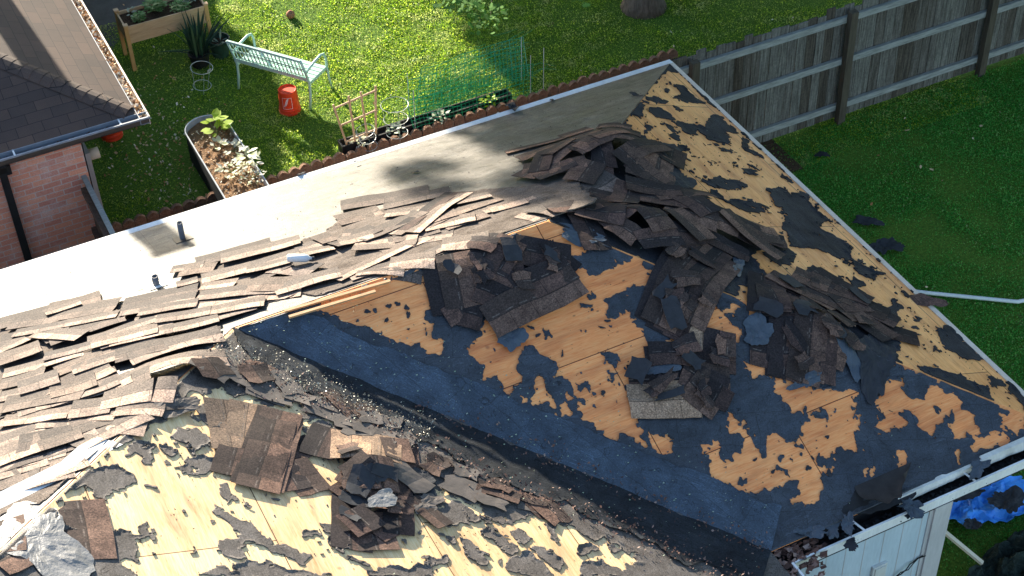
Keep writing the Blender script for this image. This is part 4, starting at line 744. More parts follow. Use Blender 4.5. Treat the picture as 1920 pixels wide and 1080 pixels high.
# torn flap rolled up at the front eave, and hanging pieces
def curlflap(p, q, r, mat, label):
    A = plane_at(*p); B = plane_at(*q); V = []; F = []; N = 16; K = 10
    D = (B-A)/np.linalg.norm(B-A); up = np.array((0, PT, 1.)); n = np.array((0, -PT, 1.)); n /= np.linalg.norm(n); sidev = np.cross(n, D)
    for i in range(N+1):
        P = A+(B-A)*i/N; rr = r*(.75+.45*math.sin(i/N*2.6))
        for k in range(K+1):
            a = k/K*3.4; V.append(P-sidev*0+sidev*(rr*math.sin(a))+n*(rr*(1-math.cos(a)))+n*.01)
    for i in range(N):
        for k in range(K): a = i*(K+1)+k; F.append((a, a+1, a+K+2, a+K+1))
    c = A.copy(); o = mesh('felt_flap', [v-c for v in V], F, mat, None, loc=tuple(c), smooth=True, uv=[(v[0], v[1]) for v in V]); tag(o, label, 'felt flap'); return o
def liftflap(px0, wx, ly, hgt, mat, label, yaw=0):
    A = un(*px0, 'front'); V = []; N, K = 18, 12; n = np.array((0, -PT, 1.)); n /= np.linalg.norm(n); dn = np.array((0, -1, -PT)); dn /= np.linalg.norm(dn); D = np.array((1., 0, 0))
    for k in range(K+1):
        t = k/K; w = wx*(1-.25*t*t)
        for i in range(N+1):
            u = i/N*2-1; ln = ly*(1-.45*abs(u+.25)**2+.05*math.sin(u*9)); hh = hgt*(t**1.7)*(1-.25*u*u)*(1.1-.35*u)
            V.append(D*u*w+dn*(t*ln-.25*hh*t)+n*(.012+hh)+D*yaw*t)
    F = [(k*(N+1)+i, k*(N+1)+i+1, (k+1)*(N+1)+i+1, (k+1)*(N+1)+i) for k in range(K) for i in range(N)]
    o = mesh('felt_flap', V, F, mat, None, loc=tuple(A), smooth=True, uv=[(v[0], v[1]) for v in V]); return tag(o, label, 'felt flap')
liftflap((1655, 890), .30, .34, .17, MN('felt_underside', (.035, .031, .029), (.055, .049, .045), 8, .9, .1, 0), 'lifted felt flap curling up at the front eave beside the gutter', -.1)
sheet('felt_scrap', un(1645, 935, 'front'), .32, .12, 0, m_black, 'black sheet standing in for the dark opening under the lifted flap at the front eave', 'dark sheet', crumple=.003, seed=61, base=.004, jag=.2)  # flat black sheet paints the dark of the hole under the flap
EP = [((1710, 955), .10, .10, H-.03, 'ragged grey felt piece hanging at the gutter above the corner post'), ((1835, 880), .13, .075, H-.02, 'ragged grey felt piece lying across the gutter'), ((1560, 990), .13, .07, H-.02, 'broken grey shingle piece at the inner corner eave, left one'), ((1590, 985), .11, .06, H+.01, 'broken grey shingle piece at the inner corner eave, right one'), ((1520, 1000), .07, .12, H+.0, 'upright grey scrap at the inner corner of the eaves'), ((1595, 1022), .08, .055, H-.06, 'black scrap hanging over the top of the siding panel'), ((1700, 965), .05, .05, H-.08, 'tiny black scrap below the hanging grey piece')]
for i, (p, rx, ry, hh, lab) in enumerate(EP):
    P = un(*p, hh); sheet('felt_scrap', P, rx, ry, .35+.2*i, m_scrap if 'black' in lab else m_scrap_b, lab, 'felt scrap', crumple=.03, on='g', h=hh, seed=70+i, jag=.5)
rb = MB()
for i in range(160):
    P = un(random.uniform(1450, 1545), random.uniform(1010, 1085), H-.05); a = random.uniform(0, 6); s = random.uniform(.015, .05)
    rb.add([(P[0]+math.cos(a+k*1.57)*s, P[1]+math.sin(a+k*1.57)*s*.6, P[2]+random.uniform(-.02, .03)) for k in range(4)], [(0, 1, 2, 3)])
tag(rb.obj('dry_leaves', m_litter_d), 'brown leaf litter caught in the inner corner of the eaves', 'leaf litter', kind='stuff')

def litter(name, n, rngf, mat, label, s0=.012, s1=.035):
    m_ = MB()
    for i in range(n):
        x, y, z = rngf(); a = random.uniform(0, 6); s = random.uniform(s0, s1); tx, ty = random.uniform(-.7, .7), random.uniform(-.7, .7)
        m_.add([(x+math.cos(a+k*1.57)*s*(1 if k % 2 else .55), y+math.sin(a+k*1.57)*s*(1 if k % 2 else .55), z+s*(tx*math.cos(a+k*1.57)+ty*math.sin(a+k*1.57))) for k in range(4)], [(0, 1, 2, 3)])
    return tag(m_.obj(name, mat), label, 'litter', kind='stuff')
dl(800, 0, 1, -.66, -.36, m_litter_d, 'brown gritty debris along the lower edge of the dark valley strip', .004, .016)
dl(1300, .0, .40, -.50, -.15, m_grit_glint, 'mineral grit on the head of the dark valley strip, sun sparkle put into its colour', .004, .010)
dl(260, .35, 1, -.1, .1, m_litter_d, 'dark leaf bits lying in the valley', .006, .018)
def rp():
    x, y = random.uniform(-8.8, -.1), random.uniform(-6.7, -.6)
    return x, y, zroof(x, y, .001)+.012
litter('roof_debris', 1500, rp, m_black, 'tiny dark crumbs of shingle and nail heads scattered over the roof', .003, .009)
litter('roof_debris', 110, rp, m_palegreen, 'tiny pale chips scattered over the roof', .003, .008)
# ================================================================ the brick garage next door
GY += .13; GX -= .12
gar = empty('brick_garage', (GX-4, GY+3, 0), 'neighbouring brick building with a dark hip roof and leaf filled gutters', 'building')
XR = GX-4.5
npE = ((PT, 0, 1), GH+PT*GX); npF = ((0, -PT, 1), GH-PT*GY); DY = 4.5
slope_poly('roof', [(GX, GY), (GX, 14), (XR, 14), (XR, GY+DY)], npE, m_tab, gar, 'y')['label'] = 'east roof slope in the sun'
slope_poly('roof', [(GX, GY), (XR, GY+DY), (XR-6, GY+DY), (XR-6-4.5, GY)], npF, m_tab, gar, 'x')['label'] = 'shaded front roof slope'
cap = MB()
for i in range(46):
    t = i*.14; c = np.array((GX-t*.6667-.08, GY+t*.6667+.08, 0)); c[2] = GH+PT*(t*.6667+.08)+.012+.0
    d = np.array((-1, 1, PT))/math.sqrt(2+PT*PT); a = np.array((1, 1, 0))/1.414
    l = c+a*(-.15)+np.array((0, 0, -.034)); r = c+a*.15+np.array((0, 0, -.034))
    V = []
    for q, lf in ((-.02, .014), (.19, 0)):
        for s_, zz in ((-1, -.040), (-.5, -.012), (0, .000), (.5, -.012), (1, -.040)): V.append(c+d*q+a*s_*.13+np.array((0, 0, zz+lf*.5)))
    V += [v-np.array((0, 0, .006)) for v in V[:5]]
    cap.add(V, [(k, k+1, k+6, k+5) for k in range(4)]+[(k+10, k+11, k+1, k) for k in range(4)])
cap.obj('hip_cap', m_tab, gar, uv=True)
wl = MB(); ycw = GY+.13; xcw = GX-.68
wl.add([(XR-8, ycw, 0), (xcw, ycw, 0), (xcw, ycw, GH-.06), (XR-8, ycw, GH-.06)], [(0, 1, 2, 3)]); wl.obj('wall', m_brick, gar, uv=True)['label'] = 'weathered pink and red brick front wall'
wl = MB(); wl.box((XR-8, ycw+.01, 0), (xcw-.002, 13.8, GH-.07)); wl.box((xcw-.002, ycw+.04, 0), (xcw+.02, 13.8, GH-.07)); wl.obj('side_wall', m_black, gar)
sf = MB(); sf.box((XR-8, GY+.03, GH-.07), (GX-.03, 13.9, GH-.05)); sf.obj('soffit', m_darkfence, gar)
def gutter_run(a, b, side, lab, front, mt):
    a = np.array(a, float); b = np.array(b, float); d = (b-a)/np.linalg.norm(b-a); s = np.array(side, float); m_ = MB()
    m_.bar(a+s*.115+(0, 0, 0), b+s*.115, .02, .022); ob = m_.obj('gutter', mt, gar); ob['label'] = lab
    m2 = MB(); m2.bar(a+s*.112+(0, 0, -.065), b+s*.112+(0, 0, -.045), .006, .07); mesh('front_face', m2.V, m2.F, front, ob)
    m3 = MB(); m3.bar(a+s*.06+(0, 0, -.075), b+s*.06+(0, 0, -.075), .11, .006); m3.bar(a+s*.005+(0, 0, -.03), b+s*.005+(0, 0, -.03), .008, .09); mesh('trough', m3.V, m3.F, m_gutter_i, ob); return ob
g1 = gutter_run((XR-8, GY, GH-.01), (GX+.12, GY, GH-.01), (0, -1, 0), 'dark gutter along the front eave', m_gutter, m_gutter_i)
g2 = gutter_run((GX, GY-.12, GH-.01), (GX, 14, GH-.01), (1, 0, 0), 'cream gutter along the side eave', m_gutter_l, m_gutter_l)
for xx in (GX-1.45, GX-.22): hm = MB(); hm.bar((xx, GY+.02, GH+.0), (xx, GY-.12, GH+.0), .02, .005); mesh('gutter_hanger', hm.V, hm.F, m_white, g1)
def litter(name, n, rngf, mat, label, s0=.012, s1=.035):
    m_ = MB()
    for i in range(n):
        x, y, z = rngf(); a = random.uniform(0, 6); s = random.uniform(s0, s1); tx, ty = random.uniform(-.7, .7), random.uniform(-.7, .7)
        m_.add([(x+math.cos(a+k*1.57)*s*(1 if k % 2 else .55), y+math.sin(a+k*1.57)*s*(1 if k % 2 else .55), z+s*(tx*math.cos(a+k*1.57)+ty*math.sin(a+k*1.57))) for k in range(4)], [(0, 1, 2, 3)])
    return tag(m_.obj(name, mat), label, 'leaf litter', kind='stuff')
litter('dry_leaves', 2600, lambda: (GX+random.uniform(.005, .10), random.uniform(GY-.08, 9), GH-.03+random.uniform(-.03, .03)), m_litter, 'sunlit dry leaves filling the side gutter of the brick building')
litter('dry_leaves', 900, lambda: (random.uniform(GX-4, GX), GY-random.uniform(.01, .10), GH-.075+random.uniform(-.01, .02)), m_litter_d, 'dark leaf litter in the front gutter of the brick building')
dm = MB(); xd = GX-1.62+.0; dm.bar((xd, ycw-.045, .05), (xd, ycw-.045, GH-.30), .085, .06, (0, 1, 0)); dm.bar((xd, ycw-.045, GH-.32), (xd+.0, GY-.06, GH-.12), .085, .06, (0, 1, 0)); dm.box((xd-.10, ycw-.09, GH-.34), (xd+.10, ycw-.0, GH-.22)); dm.obj('downspout', m_black, gar)
mb_ = MB(); mb_.box((xcw+.02, 2.75, .9), (xcw+.13, 3.0, 1.75)); mb_.obj('meter_box', m_postgrey, gar)
mb_ = MB(); mb_.tube([(xcw+.13, 2.9, 1.62), (xcw+.26, 2.9, 1.62)], .07, 14); mb_.obj('meter', m_gutter_l, gar, True)
chm = MB(); chm.box((-7.2, 7.2, 2.4), (-6.82, 7.7, 5.5)); chm.box((-7.23, 7.17, 5.5), (-6.79, 7.73, 5.58)); chm.obj('chimney', m_brick, gar, uv=True)

# ================================================================ ground, patio
me = MB(); me.add([(-150, -150, 0), (150, -150, 0), (150, 150, 0), (-150, 150, 0)], [(0, 1, 2, 3)]); tag(me.obj('ground', m_ground), None, None, kind='structure')
pt_ = MB(); pt_.add([(-9, 8.0, .012), (-5.15, 7.55, .012), (-4.6, 8.3, .012), (-3.5, 8.6, .012), (-3.3, 12, .012), (-9, 12, .012)], [(0, 1, 2, 3, 4, 5)]); tag(pt_.obj('path', m_conc), None, None, kind='structure')
def grassfield(name, N, boxes, holes, label, seed, mat=None):
    r = np.random.default_rng(seed); X = []; Y = []
    areas = np.array([(b_[2]-b_[0])*(b_[3]-b_[1])*b_[4] for b_ in boxes]); areas = areas/areas.sum()
    for b_, a in zip(boxes, areas):
        k = int(N*a*1.7); X.append(r.uniform(b_[0], b_[2], k)); Y.append(r.uniform(b_[1], b_[3], k))
    X = np.concatenate(X); Y = np.concatenate(Y)
    f = fbm(X*1.3, Y*1.3, 4, 2); dens = np.clip(.75+f*1.5, .12, 1)
    soil = 1.1*np.exp(-(((X+5.3)/.85)**2+((Y-4.9)/1.7)**2)*1.1)+.9*np.exp(-(((X+4.6)/.9)**2+((Y-6.9)/.8)**2))*.8+.5*np.exp(-(((X+4.1)/.5)**2+((Y-5.3)/.8)**2))
    dens = dens*np.clip(1.15-soil*1.1, .1, 1); keep = r.random(len(X)) < dens
    for h in holes: keep &= ~((X > h[0]) & (Y > h[1]) & (X < h[2]) & (Y < h[3]))
    P = proj(np.stack([X, Y, X*0], -1)); keep &= (P[:, 0] > -60) & (P[:, 0] < 1980) & (P[:, 1] > -60) & (P[:, 1] < 1140)
    X = X[keep]; Y = Y[keep]; n = len(X)
    clump = fbm(X*3.5, Y*3.5, 3, 40); L = r.uniform(.014, .034, n)*(1+clump*.9).clip(.4, 1.9); a = r.uniform(0, 6.283, n); w = r.uniform(.003, .007, n)
    broad = r.random(n) < .3; w = np.where(broad, w*1.9, w); L = np.where(broad, L*.8, L)
    lean = r.uniform(.3, 1.15, n); b_ = a+r.uniform(-1, 1, n)
    V = np.zeros((n, 4, 3)); dx, dy = np.cos(a)*w, np.sin(a)*w; ox, oy = np.cos(b_+1.57)*L*lean, np.sin(b_+1.57)*L*lean
    z0 = np.where(broad, .012+.012*r.random(n), 0)
    V[:, 0] = np.stack([X, Y, z0], -1); V[:, 1] = np.stack([X+ox*.45-dx, Y+oy*.45-dy, z0+L*.55], -1); V[:, 2] = np.stack([X+ox, Y+oy, z0+L*np.sqrt(np.clip(1.2-lean, .08, 1))], -1); V[:, 3] = np.stack([X+ox*.45+dx, Y+oy*.45+dy, z0+L*.55], -1)
    me = bpy.data.meshes.new(name); me.vertices.add(n*4); me.vertices.foreach_set('co', V.ravel()); me.loops.add(n*4); me.loops.foreach_set('vertex_index', np.arange(n*4, dtype=np.int32))
    me.polygons.add(n); me.polygons.foreach_set('loop_start', np.arange(0, n*4, 4, dtype=np.int32)); me.polygons.foreach_set('loop_total', np.full(n, 4, np.int32)); me.materials.append(mat or m_grass); me.update()
    o = bpy.data.objects.new(name, me); COL.objects.link(o); tag(o, label, 'grass', kind='stuff'); return o
grassfield('grass', 330000, [(-6.4, .2, 5.5, 10, 1)], [(-5.05, 2.0, -4.23, 4.9), (-3.05, 3.3, -.3, 3.65), (-9, 8.4, -3.6, 12), (-6.2, 3.28, 1.8, 3.44)], 'sunlit and shaded lawn grass in the back yard', 3, m_grass_sun_dry)
grassfield('grass', 260000, [(-.3, -7, 8.5, .85, 1)], [], 'shaded dark green lawn grass beside the house', 4)
yl = MB()
def yard_leaf():
    while True:
        x, y = random.uniform(-6, 6), random.uniform(-5, 9)
        if y > 1 and x < 5 or (y < .7 and x > 1): return x, y, .035+random.uniform(0, .03)
litter('fallen_leaves', 170, yard_leaf, m_litter, 'pale fallen leaves scattered over the lawns', .01, .03)
litter('fallen_leaves', 700, lambda: (random.gauss(-5.2, .5), random.gauss(4.8, 1.2), .02+random.uniform(0, .02)), m_litter, 'dry leaves on the bare soil by the brick building', .01, .03)

# ================================================================ fences
fe = empty('wooden_fence', (2, YF, 0), 'tall weathered grey board fence running behind the far corner of the house', 'fence')
ppl = MB(); x = -.62
while x < 11.5:
    w = random.uniform(.115, .15); hh = 1.83+random.uniform(-.05, .04); yy = YF+.02+random.uniform(0, .012)
    ppl.box((x, yy, .03), (x+w, yy+.018, hh)); x += w+random.choice((.004, .004, .007, .012))
ppl.obj('board_panel', m_fence, fe)
for z in (.25, 1.0, 1.66): r_ = MB(); r_.box((-.62, YF-.035, z-.045), (11.5, YF+.018, z+.045)); r_.obj('rail', m_rail, fe)
for k in range(-1, 4):
    xx = XPO+2.44*k; p_ = MB(); p_.box((xx-.055, YF-.13, 0), (xx+.055, YF-.036, 1.80)); p_.obj('post', MN('dark_fence_post', (.05, .04, .03), (.10, .085, .06), 3, .9, .2, .3, (8, 8, 1), 5) if k == -1 else bpy.data.materials['dark_fence_post'], fe)
f2 = empty('wooden_fence', (-6.6, 1.5, 0), 'short dark board fence between the brick building and the stripped roof', 'fence')
q_ = MB(); y = .35
while y < 2.2: q_.box((-6.63+random.uniform(0, .005), y, 0), (-6.61, y+.135, 1.75+random.uniform(-.02, .02))); y += .142
q_.obj('board_panel', m_darkfence, f2)
q_ = MB()
for z in (.3, 1.0, 1.6): q_.box((-6.69, .35, z-.04), (-6.632, 2.27, z+.04))
q_.obj('rail', m_darkfence, f2); q_ = MB(); q_.box((-6.65, .33, 1.77), (-6.59, 2.28, 1.80)); q_.obj('top_cap', m_rail, f2)

# ================================================================ back yard things
# bench
A = np.array((-3.73, 5.77)); B_ = np.array((-2.98, 4.74)); d_ = (B_-A)/np.linalg.norm(B_-A); ang = math.atan2(d_[1], d_[0])
mid = (A+B_)/2; bench = empty('garden_bench', (mid[0], mid[1], 0), 'mint green metal garden bench with slatted seat and curved arms', 'bench', rz=ang)
Lh = .62
def bobj(m_, name, mat=m_mint, par=None, smooth=False):
    o = mesh(name, m_.V, m_.F, mat, par or bench, world=False, smooth=smooth); return o
for s in (-1, 1):
    l = MB(); l.tube([(s*Lh, -.02, 0), (s*Lh, .03, .22), (s*Lh, .04, .40), (s*Lh, -.02, .62), (s*Lh, -.10, .86)], [.022, .02, .02, .02, .018], 7); bobj(l, 'rear_leg', smooth=True)
    l = MB(); l.tube([(s*Lh, .56, 0), (s*Lh, .52, .2), (s*Lh, .50, .40), (s*Lh, .50, .56), (s*Lh, .46, .655), (s*Lh, .38, .68), (s*Lh, .18, .66), (s*Lh, .0, .62)], [.02]*8, 7); bobj(l, 'arm_and_front_leg', smooth=True)
st = MB()
for y in (.10, .19, .28, .37, .46): st.box((-Lh, y-.035, .405), (Lh, y+.035, .425))
bobj(st, 'seat'); sr = MB()
for s in (-1, 1): sr.bar((s*(Lh-.01), .03, .39), (s*(Lh-.01), .5, .39), .02, .03)
bobj(sr, 'seat_rail'); bk = MB()
bk.bar((-Lh, -.10, .86), (Lh, -.10, .86), .03, .035); bk.bar((-Lh, .0, .50), (Lh, .0, .50), .02, .05)
for k in range(37):
    x = -Lh+.03+k*(2*Lh-.06)/36; bk.bar((x, -.002, .52), (x+.028*(1 if k % 2 else -1), -.055, .70), .012, .01, (0, 1, 0)); bk.bar((x+.028*(1 if k % 2 else -1), -.055, .70), (x, -.095, .845), .010, .01, (0, 1, 0))
bk.bar((-Lh, -.05, .69), (Lh, -.05, .69), .012, .02)
bobj(bk, 'backrest')
# buckets
def bucket(loc, label, rz, mark):
    e_ = empty('bucket', loc, label, 'bucket', 'red plastic buckets' , rz)
    m_ = MB(); m_.lathe((0, 0, 0), [(.150, 0), (.156, .004), (.156, .03), (.150, .034), (.149, .06), (.154, .065), (.153, .085), (.146, .09), (.131, .365), (.125, .372), (.118, .366), (.117, .352), (.0, .352)], 28); mesh('body', m_.V, m_.F, m_red, e_, world=False, smooth=False)
    if mark:
        k_ = MB()
        def onsurf(a, z, o=.0015): r = .146+(.131-.146)*(z-.09)/.275+o; return (r*math.cos(a), r*math.sin(a), z)
        def patch(a0, a1, z0, z1, sk=0, n=5):
            V = []
            for i in range(n+1):
                a = a0+(a1-a0)*i/n; V += [onsurf(a, z0+sk*i/n), onsurf(a, z1+sk*i/n)]
            k_.add(V, [(2*i, 2*i+2, 2*i+3, 2*i+1) for i in range(n)])
        patch(-.5, .5, .12, .126); patch(-.5, .5, .294, .30); patch(-.5, -.46, .126, .294); patch(.46, .5, .126, .294)
        for j in range(5):
            patch(-.36+.06*j, -.02+.06*j, .155+.024*j, .167+.024*j, .045)
            for q in range(3): patch(-.30+.06*j+.10*q, -.26+.06*j+.10*q, .150+.024*j+.014*q, .172+.024*j+.014*q)
        mesh('printed_mark', k_.V, k_.F, m_mark, e_, world=False)
    return e_
bucket((-3.27, 4.86, 0), 'orange red plastic bucket upside down behind the mint bench, with a faded printed square', -2.05, True)
bucket((-5.70, 5.50, 0), 'orange red plastic bucket in the shade under the gutter corner of the brick building', 0, False)
# raised wooden planter
a0 = np.array((-4.93, 6.98)); a1 = np.array((-3.72, 6.98)); wp = empty('raised_planter', (-4.32, 7.2, 0), 'light cedar raised planter box on four legs with herbs growing in it', 'planter')
X0, X1, Y0, Y1 = -.61, .61, -.23, .25
for (x, y) in ((X0, Y0), (X1, Y0), (X0, Y1), (X1, Y1)):
    m_ = MB(); m_.box((x-.028, y-.028, 0), (x+.028, y+.028, .76)); lg_ = mesh('leg', m_.V, m_.F, m_cedar_l, wp, world=False)
    m_ = MB(); m_.box((x-.035, y-.035, .761), (x+.035, y+.035, .785)); mesh('leg_cap', m_.V, m_.F, m_cedar, lg_, world=False)
for (lo, hi) in (((X0+.028, Y0-.012, .46), (X1-.028, Y0+.012, .74)), ((X0+.028, Y1-.012, .46), (X1-.028, Y1+.012, .74)), ((X0-.012, Y0+.028, .46), (X0+.012, Y1-.028, .74)), ((X1-.012, Y0+.028, .46), (X1+.012, Y1-.028, .74))):
    m_ = MB(); mz = .6; m_.box(lo, (hi[0], hi[1], mz-.002)); m_.box((lo[0], lo[1], mz+.002), hi); mesh('side_panel', m_.V, m_.F, m_cedar, wp, world=False)
m_ = MB(); m_.box((X0+.012, Y0+.012, .47), (X1-.012, Y1-.012, .69)); mesh('soil', m_.V, m_.F, m_soil, wp, world=False)
def leafplant(name, loc, label, cat, n, r, h, ls, mat, group=None, up=.5, seed=0, tall=1.6):
    rr = random.Random(seed); m_ = MB(); st = MB()
    for i in range(n):
        a = rr.uniform(0, 6.28); q = rr.random()**.6*r; z = h*rr.uniform(.25, 1)*(1-.3*q/r); x, y = math.cos(a)*q, math.sin(a)*q; l = ls*rr.uniform(.6, 1.2); aa = a+rr.uniform(-.9, .9); w = l/tall/2
        dx, dy, dz = math.cos(aa)*l, math.sin(aa)*l, l*rr.uniform(-.3, .9)*up; sx, sy = -math.sin(aa)*w, math.cos(aa)*w
        m_.add([(x, y, z), (x+dx*.35+sx*.9, y+dy*.35+sy*.9, z+dz*.45), (x+dx*.7+sx*.7, y+dy*.7+sy*.7, z+dz*.8), (x+dx, y+dy, z+dz), (x+dx*.7-sx*.7, y+dy*.7-sy*.7, z+dz*.8), (x+dx*.35-sx*.9, y+dy*.35-sy*.9, z+dz*.45)], [(0, 1, 2, 3, 4, 5)])
        if i % 5 == 0: st.tube([(0, 0, 0), (x*.6, y*.6, z*.6), (x, y, z)], .003, 3)
    e_ = empty(name, loc, label, cat, group); mesh('foliage', m_.V, m_.F, mat, e_, world=False); mesh('stem', st.V, st.F, m_herb, e_, world=False); return e_
leafplant('herb_plant', (-4.68, 7.10, .69), 'small bushy green herb at the left end of the cedar planter', 'plant', 160, .08, .16, .05, m_herb, seed=1)
leafplant('herb_plant', (-4.38, 7.28, .69), 'larger pale green leafy herb in the middle of the cedar planter', 'plant', 150, .13, .2, .08, m_herb, seed=2)
leafplant('herb_plant', (-4.05, 7.15, .69), 'low dense green herb near the right front of the cedar planter', 'plant', 200, .14, .12, .05, m_herb, seed=3)
leafplant('herb_plant', (-3.88, 7.32, .69), 'silvery grey green herb at the right back corner of the cedar planter', 'plant', 150, .13, .14, .06, m_palegreen, seed=4)
leafplant('herb_plant', (-4.75, 7.32, .69), 'tiny pale sprout at the back left of the cedar planter', 'plant', 14, .04, .16, .06, m_palegreen, seed=5)
# snake plant
sp = empty('snake_plant', (-4.02, 6.62, 0), 'dark green snake plant with long upright blades in a black pot before the planter', 'plant'); rr = random.Random(4); m_ = MB()
for i in range(46):
    a = rr.uniform(0, 6.28); r0 = rr.uniform(0, .12); l = rr.uniform(.35, .72); ln = rr.uniform(.05, .55) if rr.random() < .8 else .95; w = rr.uniform(.018, .032); V = []
    aa = a+rr.uniform(-.4, .4)
    for k in range(6):
        t = k/5; x = math.cos(a)*r0+math.cos(aa)*l*ln*t*t*.8+math.cos(aa)*l*ln*t*.2; y = math.sin(a)*r0+math.sin(aa)*l*ln*t*t*.8+math.sin(aa)*l*ln*t*.2; z = .2+l*t*math.sqrt(max(.1, 1-ln*ln*.9)); ww = w*(1-t**3)*(.6+.6*t if t < .6 else 1)+.001
        V += [(x-math.sin(aa)*ww, y+math.cos(aa)*ww, z), (x, y, z-.008), (x+math.sin(aa)*ww, y-math.cos(aa)*ww, z)]
    m_.add(V, [(3*k+j, 3*k+j+1, 3*k+j+4, 3*k+j+3) for k in range(5) for j in range(2)])
mesh('blades', m_.V, m_.F, m_snake, sp, world=False); m_ = MB(); m_.lathe((0, 0, 0), [(.0, .0), (.12, 0), (.16, .2), (.165, .22), (.15, .22), (.145, .19), (0, .19)], 20); mesh('pot', m_.V, m_.F, m_black, sp, world=False)
gp = empty('plant_pot', (-3.67, 6.72, 0), 'large dark green plastic pot beside the snake plant', 'pot'); m_ = MB(); m_.lathe((0, 0, 0), [(0, 0), (.12, 0), (.155, .26), (.17, .27), (.172, .30), (.158, .30), (.15, .22), (0, .22)], 22); mesh('body', m_.V, m_.F, m_greenpot, gp, world=False, smooth=False)
m_ = MB(); m_.lathe((0, 0, .221), [(0.001, 0), (.148, .0)], 16); mesh('soil', m_.V, m_.F, m_soil, gp, world=False)
leafplant('potted_sprout', (-3.64, 6.70, .22), 'few narrow pale blades in the dark green pot', 'plant', 7, .06, .05, .16, m_palegreen, up=.9, seed=9, tall=5)
m_ = MB(); m_.box((-.03, -.004, 0), (.03, .004, .06)); sgo = mesh('plant_tag', m_.V, m_.F, m_white, None, loc=(-3.98, 6.36, .02)); sgo.rotation_euler = (.5, 0, .3); tag(sgo, 'small white plant tag on the grass below the snake plant', 'plant tag')
# wire plant cages
def cage(loc, r0, r1, hgt, label, group, n=3, tilt=(0, 0, 0)):
    e_ = empty('plant_cage', loc, label, 'plant cage', group); e_.rotation_euler = tilt
    for k in range(n):
        t = k/(n-1); r = r0+(r1-r0)*t; z = hgt*(.25+.75*t); m_ = MB(); m_.tube([(r*math.cos(a*.2618), r*math.sin(a*.2618), z) for a in range(24)], .0042, 5, close=True); mesh('ring', m_.V, m_.F, m_wire, e_, world=False)
    for k in range(3):
        a = k*2.094+.4; m_ = MB(); m_.tube([(r0*.8*math.cos(a), r0*.8*math.sin(a), 0), (r1*math.cos(a), r1*math.sin(a), hgt)], .003, 4); mesh('wire', m_.V, m_.F, m_wire, e_, world=False)
cage((-4.22, 5.95, 0), .13, .16, .42, 'thin wire plant cage on the grass left of the bench', None, 2, (0.1, .1, 0))
cage((-2.22, 3.42, 0), .15, .19, .62, 'galvanised wire tomato cage in the border, the larger one right of the trellis', None, 3)
cage((-2.62, 3.40, 0), .10, .13, .40, 'small wire plant cage half hidden behind the trellis foot', None, 3, (.1, -.2, 0))
# metal raised bed
mbx, y0_, y1_ = -4.60, 2.3, 4.72; bed = empty('raised_bed', (mbx, 3.4, 0), 'oval dark corrugated steel raised bed filled with mulch and plants', 'raised bed')
def oval(r, z, n=14, yy0=y0_, yy1=y1_):
    P = []
    for k in range(n+1): a = math.pi*k/n; P.append((r*math.cos(a), yy1-.33-3.4+r*math.sin(a), z))
    for k in range(n+1): a = math.pi+math.pi*k/n; P.append((r*math.cos(a), yy0+.33-3.4+r*math.sin(a), z))
    return P
def ring_wall(R1, z0, z1, mat, name, corr=0, flip=False):
    a = oval(R1, z0); n = len(a); rows = 12; V = []; F = []
    for k in range(rows+1):
        t = k/rows; V += oval(R1+corr*math.sin(t*rows*math.pi/1.5), z0+(z1-z0)*t)
    for k in range(rows):
        for i in range(n): F.append((k*n+i, k*n+(i+1) % n, (k+1)*n+(i+1) % n, (k+1)*n+i))
    return mesh(name, V, F, mat, bed, world=False, smooth=True)
ring_wall(.30, 0, .45, m_tub_o, 'outer_wall', .004); ring_wall(.288, .30, .45, m_tub_i, 'inner_wall', .002)
m_ = MB(); m_.tube(oval(.297, .452), .011, 6, close=True); mesh('rim', m_.V, m_.F, m_tub_i, bed, world=False)
V = oval(.287, .36); cN = len(V)
sv = [(0, 0, .38)]; grid = MB()
nx_, ny_ = 14, 44; VV = []; FF = []
for j in range(ny_+1):
    for i in range(nx_+1):
        yy = y0_-3.4+.05+(y1_-y0_-.1)*j/ny_; hw = .285
        for (c_, sgn) in ((y1_-.33-3.4, 1), (y0_+.33-3.4, -1)):
            if (yy-c_)*sgn > 0: hw = math.sqrt(max(0, .285**2-(yy-c_)**2))
        xx = (i/nx_*2-1)*hw; VV.append((xx, yy, .36+.05*float(fbm(np.array(xx*12), np.array(yy*12), 3))))
for j in range(ny_):
    for i in range(nx_): a = j*(nx_+1)+i; FF.append((a, a+1, a+nx_+2, a+nx_+1))
mesh('mulch', VV, FF, m_mulch, bed, world=False)
leafplant('leafy_plant', (-4.50, 4.28, .38), 'tall lime green leafy plant at the far end of the steel bed', 'plant', 22, .10, .28, .15, m_lime, seed=11, tall=1.3)
leafplant('leafy_plant', (-4.58, 3.95, .38), 'small pale green seedling in the middle of the steel bed', 'plant', 16, .09, .12, .10, m_cream, seed=12)
leafplant('leafy_plant', (-4.42, 3.78, .38), 'green and cream plant right of centre in the steel bed', 'plant', 20, .10, .12, .09, m_cream, seed=13)
leafplant('leafy_plant', (-4.62, 3.35, .38), 'low speckled cream plant on the left near side of the steel bed', 'plant', 60, .16, .13, .07, m_cream, seed=14)
leafplant('leafy_plant', (-4.36, 3.42, .40), 'white variegated leafy plant spilling over the right rim of the steel bed', 'plant', 30, .13, .22, .12, m_cream, seed=15, tall=1.8)
leafplant('leafy_plant', (-4.42, 3.10, .38), 'pale trailing plant at the near end of the steel bed', 'plant', 50, .16, .10, .06, m_cream, seed=16)
litter('wood_chips', 500, lambda: (mbx+random.uniform(-.27, .27), random.uniform(2.6, 4.45), .40+random.uniform(0, .015)), m_litter, 'orange brown wood chips on the steel bed', .008, .02)
